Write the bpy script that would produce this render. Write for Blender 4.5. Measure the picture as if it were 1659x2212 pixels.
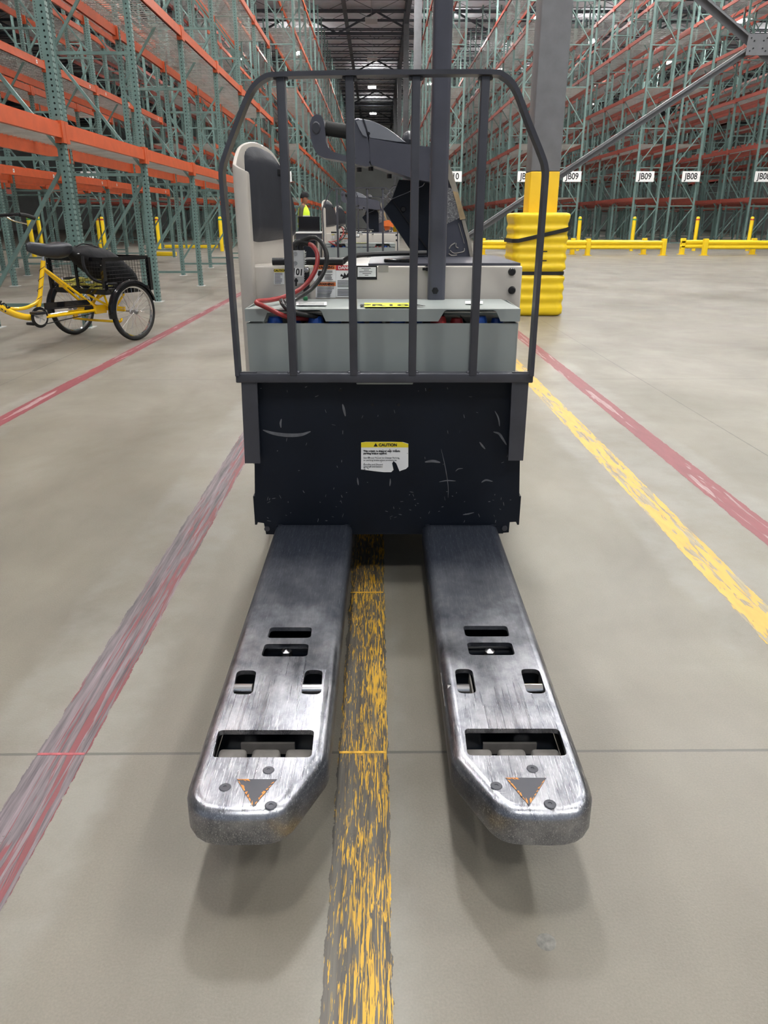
import bpy, bmesh, math, random
from math import sin, cos, tan, radians, pi, atan2, sqrt
from mathutils import Vector, Matrix, geometry
random.seed(7)
for o in list(bpy.data.objects): bpy.data.objects.remove(o)
S = bpy.context.scene; COL = S.collection

# ------------------------------------------------------------------ camera, world, exposure
F = 1603.0; TH = radians(21.39); H = 1.08; CX, CY = 829.5, 1106.0; YAW = radians(0.5)
cd = bpy.data.cameras.new('camera'); cd.sensor_fit = 'VERTICAL'; cd.sensor_height = 24; cd.lens = 24*F/2212
cd.clip_end = 400; cd.clip_start = .02
cam = bpy.data.objects.new('camera', cd); COL.objects.link(cam)
cam.location = (0, 0, H); cam.rotation_euler = (pi/2-TH, 0, -YAW); S.camera = cam
W = bpy.data.worlds.new('world'); S.world = W; W.use_nodes = True
W.node_tree.nodes['Background'].inputs[0].default_value = (.80, .88, 1, 1)
W.node_tree.nodes['Background'].inputs[1].default_value = .38
S.view_settings.view_transform = 'Standard'; S.view_settings.look = 'None'; S.view_settings.gamma = 1
S.view_settings.use_curve_mapping = False; S.view_settings.exposure = 0.0
LAMP = 218.0            # strength of every high bay lamp
LAMP_Z = 12.0
LAMPS = [(-.4, y) for y in (-7, 1.5, 8.5, 17, 26, 38, 74, 91)] + \
        [(x, y) for x in (7.5, 14.5) for y in (-5, 4, 13, 22)] + [(x, 29) for x in (-14, -8, 6.5, 13)] + \
        [(-5.3, y) for y in (4, 14, 42, 60)] + [(-10.1, y) for y in (8, 20, 45, 62)] + \
        [(4.6, y) for y in (40, 56, 72)] + [(9.4, y) for y in (37, 50, 66)] + \
        [(14.2, y) for y in (40, 56, 74)] + [(21.4, y) for y in (38, 50.8, 63, 84)] + [(28, 45), (28, 60)]
UNLIT = [(-.3, 51), (-.3, 62)]

# ------------------------------------------------------------------ pixel helpers (a ray of the photograph meets a plane of the place)
def at(px, py, Y):
    v = (py-CY)/F; r = (sin(TH)+v*cos(TH))/(cos(TH)-v*sin(TH)); z = H-Y*r
    return Vector(((px-CX)/F*(Y*cos(TH)+(H-z)*sin(TH)), Y, z))
def pl(px, py, z=0.0):
    v = (py-CY)/F; d = (sin(TH)+v*cos(TH)); zc = (H-z)/d
    return Vector(((px-CX)/F*zc, zc*(cos(TH)-v*sin(TH)), z))
RZ = Matrix.Rotation(-YAW, 3, 'Z')
def wd(p): return RZ @ Vector(p)

# ------------------------------------------------------------------ materials
def newmat(name):
    m = bpy.data.materials.new(name); m.use_nodes = True
    return m, m.node_tree, m.node_tree.nodes['Principled BSDF']
class N:
    def __init__(s, nt): s.nt = nt
    def n(s, t, **k):
        x = s.nt.nodes.new(t)
        for a, b in k.items(): setattr(x, a, b)
        return x
    def l(s, a, b): s.nt.links.new(a, b)
    def obj(s, scale=(1, 1, 1), rot=(0, 0, 0)):
        tc = s.n('ShaderNodeTexCoord'); mp = s.n('ShaderNodeMapping')
        mp.inputs['Scale'].default_value = scale; mp.inputs['Rotation'].default_value = rot
        s.l(tc.outputs['Object'], mp.inputs['Vector']); return mp.outputs[0]
    def noise(s, vec, scale, detail=3, rough=.55, dist=0):
        x = s.n('ShaderNodeTexNoise'); x.inputs['Scale'].default_value = scale; x.inputs['Detail'].default_value = detail
        x.inputs['Roughness'].default_value = rough; x.inputs['Distortion'].default_value = dist
        if vec is not None: s.l(vec, x.inputs['Vector'])
        return x.outputs[0]
    def ramp(s, fac, stops, interp='LINEAR'):
        x = s.n('ShaderNodeValToRGB'); cr = x.color_ramp; cr.interpolation = interp
        while len(cr.elements) < len(stops): cr.elements.new(.5)
        for e, (p, c) in zip(cr.elements, stops):
            e.position = p; e.color = (*c, 1) if hasattr(c, '__len__') else (c, c, c, 1)
        s.l(fac, x.inputs[0]); return x.outputs[0]
    def mix(s, fac, a, b, mode='MIX'):
        x = s.n('ShaderNodeMix', data_type='RGBA', blend_type=mode)
        for i, v in ((0, fac), (6, a), (7, b)):
            if hasattr(v, 'is_linked') or hasattr(v, 'links'): s.l(v, x.inputs[i])
            elif i == 0: x.inputs[0].default_value = v
            else: x.inputs[i].default_value = (*v, 1)
        return x.outputs[2]
    def math(s, op, a, b=None, c=None):
        x = s.n('ShaderNodeMath', operation=op)
        for i, v in enumerate((a, b, c)):
            if v is None: continue
            if isinstance(v, (int, float)): x.inputs[i].default_value = v
            else: s.l(v, x.inputs[i])
        return x.outputs[0]
    def xyz(s, vec):
        x = s.n('ShaderNodeSeparateXYZ'); s.l(vec, x.inputs[0]); return x.outputs
    def bump(s, h, strength, dist=.01):
        x = s.n('ShaderNodeBump'); x.inputs['Strength'].default_value = strength; x.inputs['Distance'].default_value = dist
        s.l(h, x.inputs['Height']); return x.outputs[0]

def mat(name, c, rough=.5, metal=0, var=.12, scale=6, bump=0, bscale=60, chips=None, coat=0):
    m, nt, P = newmat(name); g = N(nt)
    P.inputs['Roughness'].default_value = rough; P.inputs['Metallic'].default_value = metal
    P.inputs['Coat Weight'].default_value = coat
    if max(c) < .06 and not metal: P.inputs['Specular IOR Level'].default_value = .26
    o = g.obj()
    f = g.noise(o, scale, 4)
    f2 = g.ramp(f, [(.3, 0), (.7, 1)])
    col = g.mix(f2, tuple(v*(1-var) for v in c), tuple(min(1, v*(1+var)) for v in c))
    if chips:
        cc, th, sc = chips
        k = g.ramp(g.noise(g.obj((1, 1, .35)), sc, 6, .7), [(th, 0), (th+.015, 1)])
        col = g.mix(k, col, cc)
    g.l(col, P.inputs['Base Color'])
    if bump: g.l(g.bump(g.noise(o, bscale, 3), bump), P.inputs['Normal'])
    return m

M = {}
M['teal'] = mat('green_rack_paint', (.135, .215, .20), .42, chips=((.30, .34, .33), .71, 9))
M['orange'] = mat('orange_beam_paint', (.53, .090, .026), .42, chips=((.36, .12, .06), .70, 7))
M['brick'] = mat('weathered_red_beam_paint', (.27, .055, .038), .45)
M['galv'] = mat('galvanised_wire', (.62, .63, .63), .38, .45, .15, 3)
M['white'] = mat('white_paint', (.88, .88, .88), .5, var=.03)
M['ink'] = mat('black_ink', (.02, .02, .022), .6, var=.1)
M['whiteink'] = mat('white_ink', (.85, .85, .85), .6, var=.02)
M['greyink'] = mat('grey_print', (.16, .16, .17), .7, var=.1)
M['black'] = mat('black_plastic', (.017, .017, .019), .32, var=.2)
M['rubber'] = mat('black_rubber', (.022, .022, .022), .7, var=.25, bump=.1)
M['satin'] = mat('black_enamel', (.007, .007, .008), .10, var=.1, coat=.3)
M['chrome'] = mat('bright_chrome', (.85, .85, .86), .12, 1, .05)
M['steel'] = mat('plain_steel', (.42, .42, .43), .35, 1, .2)
M['guard'] = mat('dark_grey_metallic_paint', (.062, .064, .078), .40, .25, .14, 9, chips=((.22, .21, .20), .735, 22))
M['arm'] = mat('slate_grey_paint', (.083, .085, .108), .34, .15, .10, 8)
M['cover'] = mat('moulded_grey_cover', (.25, .26, .29), .26, .25, .10, 8)
M['scuff'] = mat('pale_scuff', (.13, .135, .15), .6, 0, .3, 40)
M['navy'] = mat('navy_black_paint', (.006, .009, .016), .50, .0, .25, 5, chips=((.035, .04, .05), .755, 16), bump=.02)
M['cream'] = mat('beige_enamel', (.50, .465, .42), .30, 0, .07, 4, chips=((.20, .18, .16), .765, 14), coat=.25)
M['batt'] = mat('grey_green_paint', (.335, .37, .36), .38, .05, .07, 5, chips=((.07, .07, .065), .745, 17))
M['pad'] = mat('grey_vinyl_pad', (.040, .042, .050), .30, 0, .12, 10, bump=.08, bscale=160)
M['yellow'] = mat('safety_yellow_plastic', (.86, .60, .012), .40, 0, .04, 6)
M['ypaint'] = mat('yellow_column_paint', (.80, .50, .010), .48, 0, .05, 4)
M['ybike'] = mat('gloss_yellow_enamel', (.86, .52, .006), .18, 0, .05, 4, coat=.6)
M['column'] = mat('grey_column_paint', (.175, .18, .195), .5, 0, .10, 6, bump=.03)
M['brace'] = mat('brace_grey_paint', (.15, .155, .165), .42, .1, .10, 6)
M['red'] = mat('red_cable_jacket', (.30, .035, .035), .30, 0, .2, 25)
M['blkcable'] = mat('black_cable_jacket', (.03, .03, .03), .24, 0, .2, 25)
M['blue'] = mat('blue_plastic', (.02, .09, .42), .3)
M['redp'] = mat('red_plastic', (.45, .03, .03), .4)
M['green'] = mat('green_plastic', (.04, .30, .12), .4)
M['tan'] = mat('tan_tape', (.42, .31, .17), .55, 0, .25, 20)
M['wornedge'] = mat('worn_beige_edge', (.33, .30, .25), .5, .2, .3, 12)
M['sy'] = mat('yellow_sticker', (.90, .72, .03), .45, var=.05)
M['sly'] = mat('lemon_sticker', (.80, .85, .06), .45, var=.05)
M['so'] = mat('orange_sticker', (.78, .20, .05), .45, var=.05)
M['sr'] = mat('red_sticker', (.50, .03, .04), .45, var=.05)
M['sg'] = mat('pale_adhesive', (.33, .31, .28), .7, var=.2)
M['cloth'] = mat('black_nylon', (.016, .016, .018), .75, 0, .3, 20, bump=.4, bscale=30)
M['rope'] = mat('yellow_strap', (.50, .45, .08), .7, 0, .3, 30)
M['ocloth'] = mat('orange_cloth', (.75, .17, .03), .7, 0, .15, 20)
M['skin'] = mat('skin', (.23, .10, .06), .5, 0, .08, 10)
M['olive'] = mat('olive_sleeve', (.075, .07, .045), .8, 0, .2, 15)
M['hivis'] = mat('hi_vis_vest', (.62, .85, .03), .6, 0, .06, 12)
M['silver'] = mat('silver_reflective_tape', (.6, .6, .6), .3, .4, .05)
M['jeans'] = mat('dark_trousers', (.03, .035, .05), .8, 0, .2, 15)
M['concrete'] = mat('bare_concrete', (.30, .29, .27), .8, 0, .12, 3)
M['patch'] = mat('grey_patch', (.17, .165, .15), .8, 0, .35, 90)
M['dark'] = mat('dark_recess', (.012, .012, .013), .6, var=.2)
M['dirty'] = mat('grey_wheel_rubber', (.15, .14, .13), .7, 0, .2, 30)
M['amber'] = mat('orange_decal', (.62, .24, .05), .6, 0, .3, 60)
M['roofsteel'] = mat('dark_roof_steel', (.055, .06, .075), .55, .1, .15, 3)
M['deckroof'] = mat('pale_roof_deck', (.80, .81, .86), .6, 0, .08, 2)
M['wall'] = mat('pale_warehouse_wall', (.55, .57, .56), .75, 0, .08, .6)
M['screen'] = mat('dark_screen', (.008, .008, .01), .25, var=.05)

def lampmat(name, e, c=(1, .985, .95)):
    m, nt, P = newmat(name); P.inputs['Base Color'].default_value = (*c, 1)
    P.inputs['Emission Color'].default_value = (*c, 1); P.inputs['Emission Strength'].default_value = e; return m
M['lamp'] = lampmat('lamp_diffuser', LAMP)
M['unlit'] = mat('unlit_diffuser', (.55, .56, .58), .5, var=.03)

# perforated post: real see-through holes every 51 mm
def post_mat(name, c):
    m, nt, P = newmat(name); g = N(nt)
    tc = g.n('ShaderNodeTexCoord'); X, Y, Z = g.xyz(tc.outputs['Object'])[:3]
    def pat(u, u0s):
        zz = g.math('SUBTRACT', g.math('FRACT', g.math('DIVIDE', Z, .0508)), .5); zz = g.math('MULTIPLY', zz, .0508)
        best = None
        for u0 in u0s:
            d = g.math('SQRT', g.math('ADD', g.math('POWER', g.math('SUBTRACT', u, u0), 2), g.math('POWER', zz, 2)))
            best = d if best is None else g.math('MINIMUM', best, d)
        return g.math('LESS_THAN', best, .0098)
    gx = g.n('ShaderNodeNewGeometry')
    nx = g.math('ABSOLUTE', g.xyz(gx.outputs['Normal'])[0]); isx = g.math('GREATER_THAN', nx, .5)
    a = g.math('MULTIPLY', pat(Y, (-.02, .02)), isx)
    b = g.math('MULTIPLY', pat(X, (.0,)), g.math('SUBTRACT', 1, isx))
    hole = g.math('ADD', a, b)
    f = g.ramp(g.noise(g.obj(), 5, 4), [(.3, 0), (.7, 1)])
    g.l(g.mix(gx.outputs['Backfacing'], g.mix(f, tuple(v*.88 for v in c), tuple(v*1.1 for v in c)), (.02, .025, .024)), P.inputs['Base Color'])  # back faces near-black: shade inside the post put into the colour
    P.inputs['Roughness'].default_value = .42
    g.l(g.math('SUBTRACT', 1, hole), P.inputs['Alpha']); return m
M['post'] = post_mat('perforated_green_post', (.135, .215, .20))

# floor
def floor_mat():
    m, nt, P = newmat('polished_concrete'); g = N(nt)
    o = g.obj(); X, Y, Z = g.xyz(o)[:3]
    base = g.ramp(g.noise(o, .55, 5, .6, .6), [(.25, (.150, .135, .107)), (.5, (.192, .175, .142)), (.75, (.245, .228, .195))])
    mot = g.ramp(g.noise(g.obj((1, .45, 1)), 2.3, 6, .62, .4), [(.3, (.76, .75, .74)), (.7, (1.10, 1.10, 1.10))])
    col = g.mix(.8, base, mot, 'MULTIPLY')
    grain = g.ramp(g.noise(o, 260, 2, .6), [(.3, (.86, .86, .86)), (.7, (1.1, 1.1, 1.1))])
    col = g.mix(.7, col, grain, 'MULTIPLY')
    sm = g.ramp(g.noise(g.obj((.35, 2.2, 1), (0, 0, .35)), 1.6, 5, .6, 1.2), [(.52, 0), (.75, 1)])
    far = g.ramp(g.math('MULTIPLY', Y, .05), [(.25, 0), (.5, 1)])
    col = g.mix(g.math('MULTIPLY', sm, g.math('MULTIPLY', far, .55)), col, (.13, .125, .12))
    # pale prepared bands beside the painted lines
    pale = None
    for c0, w in ((-2.2, .17), (-.72, .20), (1.27, .34), (-.02, .10)):
        d = g.math('ABSOLUTE', g.math('SUBTRACT', X, c0))
        k = g.n('ShaderNodeClamp'); g.l(g.math('MULTIPLY', g.math('ADD', g.math('SUBTRACT', w, d), g.math('MULTIPLY', g.math('SUBTRACT', g.noise(o, 7, 4, .7), .5), .10)), 22), k.inputs[0]); k = k.outputs[0]; pale = k if pale is None else g.math('MAXIMUM', pale, k)
    wob = g.ramp(g.noise(o, 2.2, 5, .65), [(.40, .05), (.62, 1)])
    col = g.mix(g.math('MULTIPLY', g.math('MULTIPLY', pale, wob), .40), col, (.285, .28, .262))
    # white scuffs, dark nicks
    sc = g.ramp(g.noise(g.obj((9, .8, 1), (0, 0, .25)), 3, 5, .75, .3), [(.745, 0), (.765, 1)])
    col = g.mix(g.math('MULTIPLY', sc, .5), col, (.42, .41, .38))
    dk = g.ramp(g.noise(g.obj((9, 1.6, 1), (0, 0, -.2)), 5, 3, .6), [(.765, 0), (.775, 1)])
    col = g.mix(g.math('MULTIPLY', dk, .75), col, (.06, .055, .05))
    # saw joints
    jy = g.math('ABSOLUTE', g.math('SUBTRACT', g.math('FRACT', g.math('ADD', g.math('DIVIDE', g.math('SUBTRACT', Y, 1.318), 4.11), .5)), .5))
    jy = g.math('LESS_THAN', g.math('ADD', jy, g.math('MULTIPLY', g.noise(o, 30, 2), .0006)), .0013)
    jx = g.math('ABSOLUTE', g.math('SUBTRACT', g.math('FRACT', g.math('ADD', g.math('DIVIDE', g.math('SUBTRACT', X, 1.93), 4.6), .5)), .5))
    jx = g.math('LESS_THAN', g.math('ADD', jx, g.math('MULTIPLY', g.noise(o, 22, 2), .0012)), .0015)
    j = g.math('MAXIMUM', jy, jx)
    col = g.mix(g.math('MULTIPLY', j, .75), col, (.07, .066, .06))
    g.l(col, P.inputs['Base Color'])
    r = g.ramp(g.noise(o, 1.3, 5, .6, .5), [(.3, .30), (.7, .46)])
    r2 = g.math('ADD', r, g.math('MULTIPLY', g.noise(o, 160, 2), .10))
    g.l(r2, P.inputs['Roughness']); P.inputs['Specular IOR Level'].default_value = .55
    g.l(g.bump(g.math('SUBTRACT', g.noise(o, 190, 3), j), .12, .004), P.inputs['Normal'])
    return m
M['floor'] = floor_mat()

def line_mat(name, paint, rub, mid, cover, sx=150, sy=9, dens=.0, side=0.0):
    """worn floor paint: flakes stretched along the line over rubber streaks, ragged edges"""
    m, nt, P = newmat(name); g = N(nt)
    o = g.obj(); X, Y, Z = g.xyz(o)[:3]
    fl = g.noise(g.obj((sx, sy, 1)), 1, 3, .6, .9)
    big = g.noise(g.obj((9, 1.4, 1)), 1.3, 4, .6)
    k = g.math('ADD', fl, g.math('MULTIPLY', g.math('SUBTRACT', big, .5), .55))
    k = g.math('ADD', k, g.math('MULTIPLY', X, side))
    kk = g.ramp(k, [(cover-.02, 0), (cover+.02, 1)])
    st = g.ramp(g.noise(g.obj((60, 2.2, 1)), 1, 4, .7), [(.35, rub), (.65, mid)])
    pc = g.mix(g.ramp(g.noise(g.obj((30, 6, 1)), 1, 4), [(.3, 0), (.7, 1)]), tuple(v*.8 for v in paint), paint)
    g.l(g.mix(kk, st, pc), P.inputs['Base Color'])
    P.inputs['Roughness'].default_value = .5
    e = g.math('ABSOLUTE', X)
    n1 = g.math('MULTIPLY', g.math('SUBTRACT', g.noise(g.obj((1, .5, 1)), 26, 4, .7), .5), .022)
    al = g.math('LESS_THAN', g.math('ADD', e, n1), .0535)
    spot = g.ramp(g.noise(g.obj((1, .4, 1)), 45, 4, .7), [(.30, 0), (.33, 1)])
    g.l(g.math('MULTIPLY', al, spot), P.inputs['Alpha'])
    g.l(g.bump(kk, .35, .002), P.inputs['Normal'])
    return m
M['ly'] = line_mat('worn_yellow_floor_paint', (.66, .38, .03), (.035, .033, .030), (.12, .108, .092), .545, 300, 17, side=.7)
M['ly2'] = line_mat('scuffed_yellow_floor_paint', (.60, .375, .065), (.20, .17, .13), (.36, .31, .2), .46, 40, 5)
M['lr'] = line_mat('faded_red_floor_paint', (.225, .050, .062), (.24, .13, .13), (.40, .28, .28), .40, 22, 1.2)
M['lr2'] = line_mat('tyre_marked_red_floor_paint', (.20, .055, .062), (.050, .045, .052), (.235, .19, .205), .555, 85, 2.2, side=1.5)

# fork steel: paint near the heel, bare scraped steel towards the tip, scratches
def fork_mat():
    m, nt, P = newmat('scraped_fork_steel'); g = N(nt)
    o = g.obj(); X, Y, Z = g.xyz(o)[:3]      # object origin sits at Y = 2.3 of the truck, tip at -1.4
    w = g.math('ADD', Y, g.math('MULTIPLY', g.math('SUBTRACT', g.noise(g.obj((1, .6, 1)), 9, 4, .6), .5), .45))
    bare = g.ramp(g.math('DIVIDE', g.math('ADD', w, 1.4), 1.3), [(.28, 1), (.42, .55), (.54, .13), (.78, 0)])
    low = g.ramp(g.math('ADD', Z, g.math('MULTIPLY', g.math('SUBTRACT', g.noise(g.obj((30, 6, 30)), 1, 4, .7), .5), .022)), [(.193, .14), (.204, 1)])
    nose = g.ramp(Y, [(0, 1), (1, 1)])
    tipm = g.ramp(g.math('MULTIPLY', g.math('ADD', Y, 1.40), -10), [(0, 0), (1, 1)]) if False else g.ramp(g.math('ADD', Y, 1.40), [(.02, 1), (.11, 0)])
    low = g.math('MAXIMUM', low, g.math('MULTIPLY', tipm, .85))
    bare = g.math('MULTIPLY', bare, low)
    s1 = g.ramp(g.noise(g.obj((560, 7, 300), (0, 0, .06)), 1, 3, .7), [(.61, 0), (.66, 1)])
    s2 = g.ramp(g.noise(g.obj((300, 14, 200), (0, 0, -.45)), 1, 2, .7), [(.68, 0), (.72, 1)])
    s3 = g.ramp(g.noise(g.obj((14, 330, 200), (0, 0, .25)), 1, 2, .7), [(.71, 0), (.75, 1)])
    s4 = g.ramp(g.noise(g.obj((330, 12, 200), (0, 0, .2)), 1, 3, .7), [(.72, 0), (.77, 1)])
    tip = g.ramp(g.math('ADD', Y, 1.4), [(.18, 1), (.34, .30), (1, .07)])
    s5 = g.ramp(g.noise(g.obj((700, 26, 300), (0, 0, -.15)), 1, 2, .7), [(.60, 0), (.65, 1)])
    scr = g.math('MAXIMUM', g.math('MAXIMUM', g.math('MULTIPLY', s1, .8), g.math('MULTIPLY', s5, .8)), g.math('MAXIMUM', s2, s3)); scr2 = g.math('MULTIPLY', scr, tip)
    gouge = g.math('MULTIPLY', s4, tip)
    blot = g.ramp(g.noise(g.obj((1, .7, 1)), 14, 6, .68), [(.32, (.17, .18, .21)), (.50, (.36, .37, .41)), (.68, (.56, .57, .61))])
    steel = g.mix(scr2, blot, (.80, .82, .86)); steel = g.mix(g.math('MULTIPLY', gouge, .15), steel, (.08, .085, .10))
    paint = g.mix(g.math('MULTIPLY', scr, .22), (.016, .019, .027), (.20, .21, .23))
    g.l(g.mix(bare, paint, steel), P.inputs['Base Color'])
    g.l(g.ramp(bare, [(0, .03), (.6, 1)]), P.inputs['Metallic'])
    r = g.ramp(g.noise(g.obj((160, 4, 90)), 1, 3, .6), [(.3, .24), (.7, .36)])
    g.l(g.math('ADD', r, g.math('MULTIPLY', g.math('SUBTRACT', 1, bare), .16)), P.inputs['Roughness'])
    g.l(g.ramp(bare, [(0, .07), (.5, .5)]), P.inputs['Specular IOR Level'])
    g.l(g.bump(g.math('ADD', g.math('SUBTRACT', scr2, g.math('MULTIPLY', gouge, .4)), g.noise(o, 26, 3)), .07, .003), P.inputs['Normal'])
    return m
M['fork'] = fork_mat()

# ------------------------------------------------------------------ mesh builder
class MB:
    def __init__(s): s.v = []; s.f = []; s.mi = []; s.sm = []; s.mats = []; s.cur = 0
    def use(s, m):
        if m not in s.mats: s.mats.append(m)
        s.cur = s.mats.index(m); return s
    def add(s, vs, fs, smooth=False):
        b = len(s.v); s.v += [Vector(p) for p in vs]
        for f in fs: s.f.append([b+i for i in f]); s.mi.append(s.cur); s.sm.append(smooth)
        return s
    def box(s, c, d, rot=None, bev=0):
        c = Vector(c); hx, hy, hz = d[0]/2, d[1]/2, d[2]/2
        R = rot if rot is not None else Matrix.Identity(3)
        if not bev:
            vs = [c+R@Vector((x*hx, y*hy, z*hz)) for x in (-1, 1) for y in (-1, 1) for z in (-1, 1)]
            return s.add(vs, [(0, 1, 3, 2), (4, 6, 7, 5), (0, 4, 5, 1), (2, 3, 7, 6), (0, 2, 6, 4), (1, 5, 7, 3)])
        bm = bmesh.new(); bmesh.ops.create_cube(bm, size=1)
        for v in bm.verts: v.co = Vector((v.co.x*d[0], v.co.y*d[1], v.co.z*d[2]))
        bmesh.ops.bevel(bm, geom=bm.edges[:], offset=bev, segments=3, affect='EDGES', profile=.5)
        vs = [c+R@v.co for v in bm.verts]; fs = [[v.index for v in f.verts] for f in bm.faces]
        bm.verts.index_update(); fs = [[v.index for v in f.verts] for f in bm.faces]; bm.free()
        return s.add(vs, fs, True)
    def bb(s, a, b, bev=0):
        a, b = Vector(a), Vector(b); return s.box((a+b)/2, [abs(x) for x in (b-a)], None, bev)
    def tube(s, pts, r, n=8, closed=False, cap=True, prof=None):
        pts = [Vector(p) for p in pts]; k = len(pts)
        rs = r if hasattr(r, '__len__') else [r]*k
        T = []
        for i in range(k):
            a = pts[(i-1) % k] if (closed or i) else pts[0]; b = pts[(i+1) % k] if (closed or i < k-1) else pts[-1]
            T.append((b-a).normalized())
        up = Vector((0, 0, 1)) if abs(T[0].z) < .9 else Vector((0, 1, 0))
        u = T[0].cross(up).normalized(); vs = []
        P2 = prof or [(cos(2*pi*j/n), sin(2*pi*j/n)) for j in range(n)]; n = len(P2)
        for i in range(k):
            u = (u-T[i]*u.dot(T[i])).normalized(); w = T[i].cross(u)
            vs += [pts[i]+(u*a+w*b)*rs[i] for a, b in P2]
        fs = []
        for i in range(k if closed else k-1):
            for j in range(n):
                a = i*n+j; b = i*n+(j+1) % n; c = ((i+1) % k)*n+(j+1) % n; d = ((i+1) % k)*n+j
                fs.append((a, b, c, d))
        s.add(vs, fs, prof is None)
        if cap and not closed:
            b = len(s.v)-len(vs)
            s.f.append([b+j for j in range(n)][::-1]); s.mi.append(s.cur); s.sm.append(False)
            s.f.append([b+(k-1)*n+j for j in range(n)]); s.mi.append(s.cur); s.sm.append(False)
        return s
    def rod(s, a, b, r, n=10): return s.tube([a, b], r, n)
    def bar(s, a, b, w, h):
        """rectangular bar, w across, h in the vertical-ish direction"""
        a, b = Vector(a), Vector(b); t = (b-a).normalized(); up = Vector((0, 0, 1)) if abs(t.z) < .95 else Vector((0, 1, 0))
        u = t.cross(up).normalized()*w/2; v = u.cross(t).normalized()*h/2
        vs = [p+i*u+j*v for p in (a, b) for i, j in ((-1, -1), (1, -1), (1, 1), (-1, 1))]
        return s.add(vs, [(0, 1, 2, 3), (7, 6, 5, 4), (0, 4, 5, 1), (1, 5, 6, 2), (2, 6, 7, 3), (3, 7, 4, 0)])
    def prism(s, poly, d):
        """poly: list of 3-D points (planar), extruded along vector d"""
        poly = [Vector(p) for p in poly]; d = Vector(d); n = len(poly)
        vs = poly+[p+d for p in poly]
        return s.add(vs, [list(range(n))[::-1], list(range(n, 2*n))]+[(i, (i+1) % n, n+(i+1) % n, n+i) for i in range(n)])
    def loft(s, rings, closed=True, cap=True, smooth=True):
        n = len(rings[0]); vs = [p for r in rings for p in r]; fs = []
        for i in range(len(rings)-1):
            for j in range(n if closed else n-1):
                fs.append((i*n+j, i*n+(j+1) % n, (i+1)*n+(j+1) % n, (i+1)*n+j))
        s.add(vs, fs, smooth)
        if cap:
            b = len(s.v)-len(vs)
            for idx in ([b+j for j in range(n)][::-1], [b+(len(rings)-1)*n+j for j in range(n)]):
                s.f.append(idx); s.mi.append(s.cur); s.sm.append(False)
        return s
    def lathe(s, prof, c=(0, 0, 0), n=24, axis='Z'):
        c = Vector(c); rings = []
        for r, h in prof:
            ring = []
            for j in range(n):
                a = 2*pi*j/n; p = (r*cos(a), r*sin(a), h)
                if axis == 'X': p = (h, r*cos(a), r*sin(a))
                if axis == 'Y': p = (r*cos(a), h, r*sin(a))
                ring.append(c+Vector(p))
            rings.append(ring)
        return s.loft(rings)
    def build(s, name, m=None, parent=None, loc=None, sharp=32, off=None):
        me = bpy.data.meshes.new(name)
        vs = [v-off for v in s.v] if off is not None else s.v
        me.from_pydata(vs, [], s.f)
        ms = s.mats or [M[m]]
        for x in ms: me.materials.append(x)
        me.polygons.foreach_set('material_index', s.mi); me.polygons.foreach_set('use_smooth', s.sm)
        bm = bmesh.new(); bm.from_mesh(me); bmesh.ops.recalc_face_normals(bm, faces=bm.faces[:]); bm.to_mesh(me); bm.free()
        me.set_sharp_from_angle(angle=radians(sharp)); me.update()
        o = bpy.data.objects.new(name, me); COL.objects.link(o)
        if parent is not None: o.parent = parent
        if loc is not None: o.location = loc
        return o

def tag(o, label=None, cat=None, group=None, kind=None):
    for k, v in (('label', label), ('category', cat), ('group', group), ('kind', kind)):
        if v: o[k] = v
    return o
def empty(name, loc=(0, 0, 0), rz=0):
    o = bpy.data.objects.new(name, None); o.location = loc; o.rotation_euler.z = rz
    o.empty_display_size = .2; COL.objects.link(o); return o
def inst(src, parent=None, loc=None, name=None):
    c = src.copy(); COL.objects.link(c); c.parent = parent
    if loc is not None: c.location = loc
    if name: c.name = name
    return c
def copy_tree(o, parent=None):
    c = o.copy(); COL.objects.link(c); c.parent = parent
    for ch in list(o.children): copy_tree(ch, c)
    return c
def smooth(pts, n=6, closed=False):
    pts = [Vector(p) for p in pts]; out = []; k = len(pts)
    for i in range(k if closed else k-1):
        p0 = pts[(i-1) % k] if (closed or i) else pts[0]*2-pts[1]; p1 = pts[i]; p2 = pts[(i+1) % k]
        p3 = pts[(i+2) % k] if (closed or i < k-2) else pts[-1]*2-pts[-2]
        for j in range(n):
            t = j/n
            out.append(.5*((2*p1)+(p2-p0)*t+(2*p0-5*p1+4*p2-p3)*t*t+(3*p1-p0-3*p2+p3)*t**3))
    if not closed: out.append(pts[-1])
    return out
def text(name, body, size, m, parent, loc, rot, align='CENTER', bold=0, sx=1, off=0):
    cu = bpy.data.curves.new(name, 'FONT'); cu.body = body; cu.size = size; cu.align_x = align; cu.align_y = 'CENTER'
    cu.offset = bold; cu.extrude = .0003; cu.space_line = 1.15
    t = bpy.data.objects.new(name, cu); COL.objects.link(t)
    dg = bpy.context.evaluated_depsgraph_get(); me = bpy.data.meshes.new_from_object(t.evaluated_get(dg))
    bpy.data.objects.remove(t)
    for v in me.vertices: v.co.x *= sx
    me.materials.clear(); me.materials.append(M[m])
    o = bpy.data.objects.new(name, me); COL.objects.link(o); o.parent = parent; o.location = loc; o.rotation_euler = rot
    return o
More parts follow.
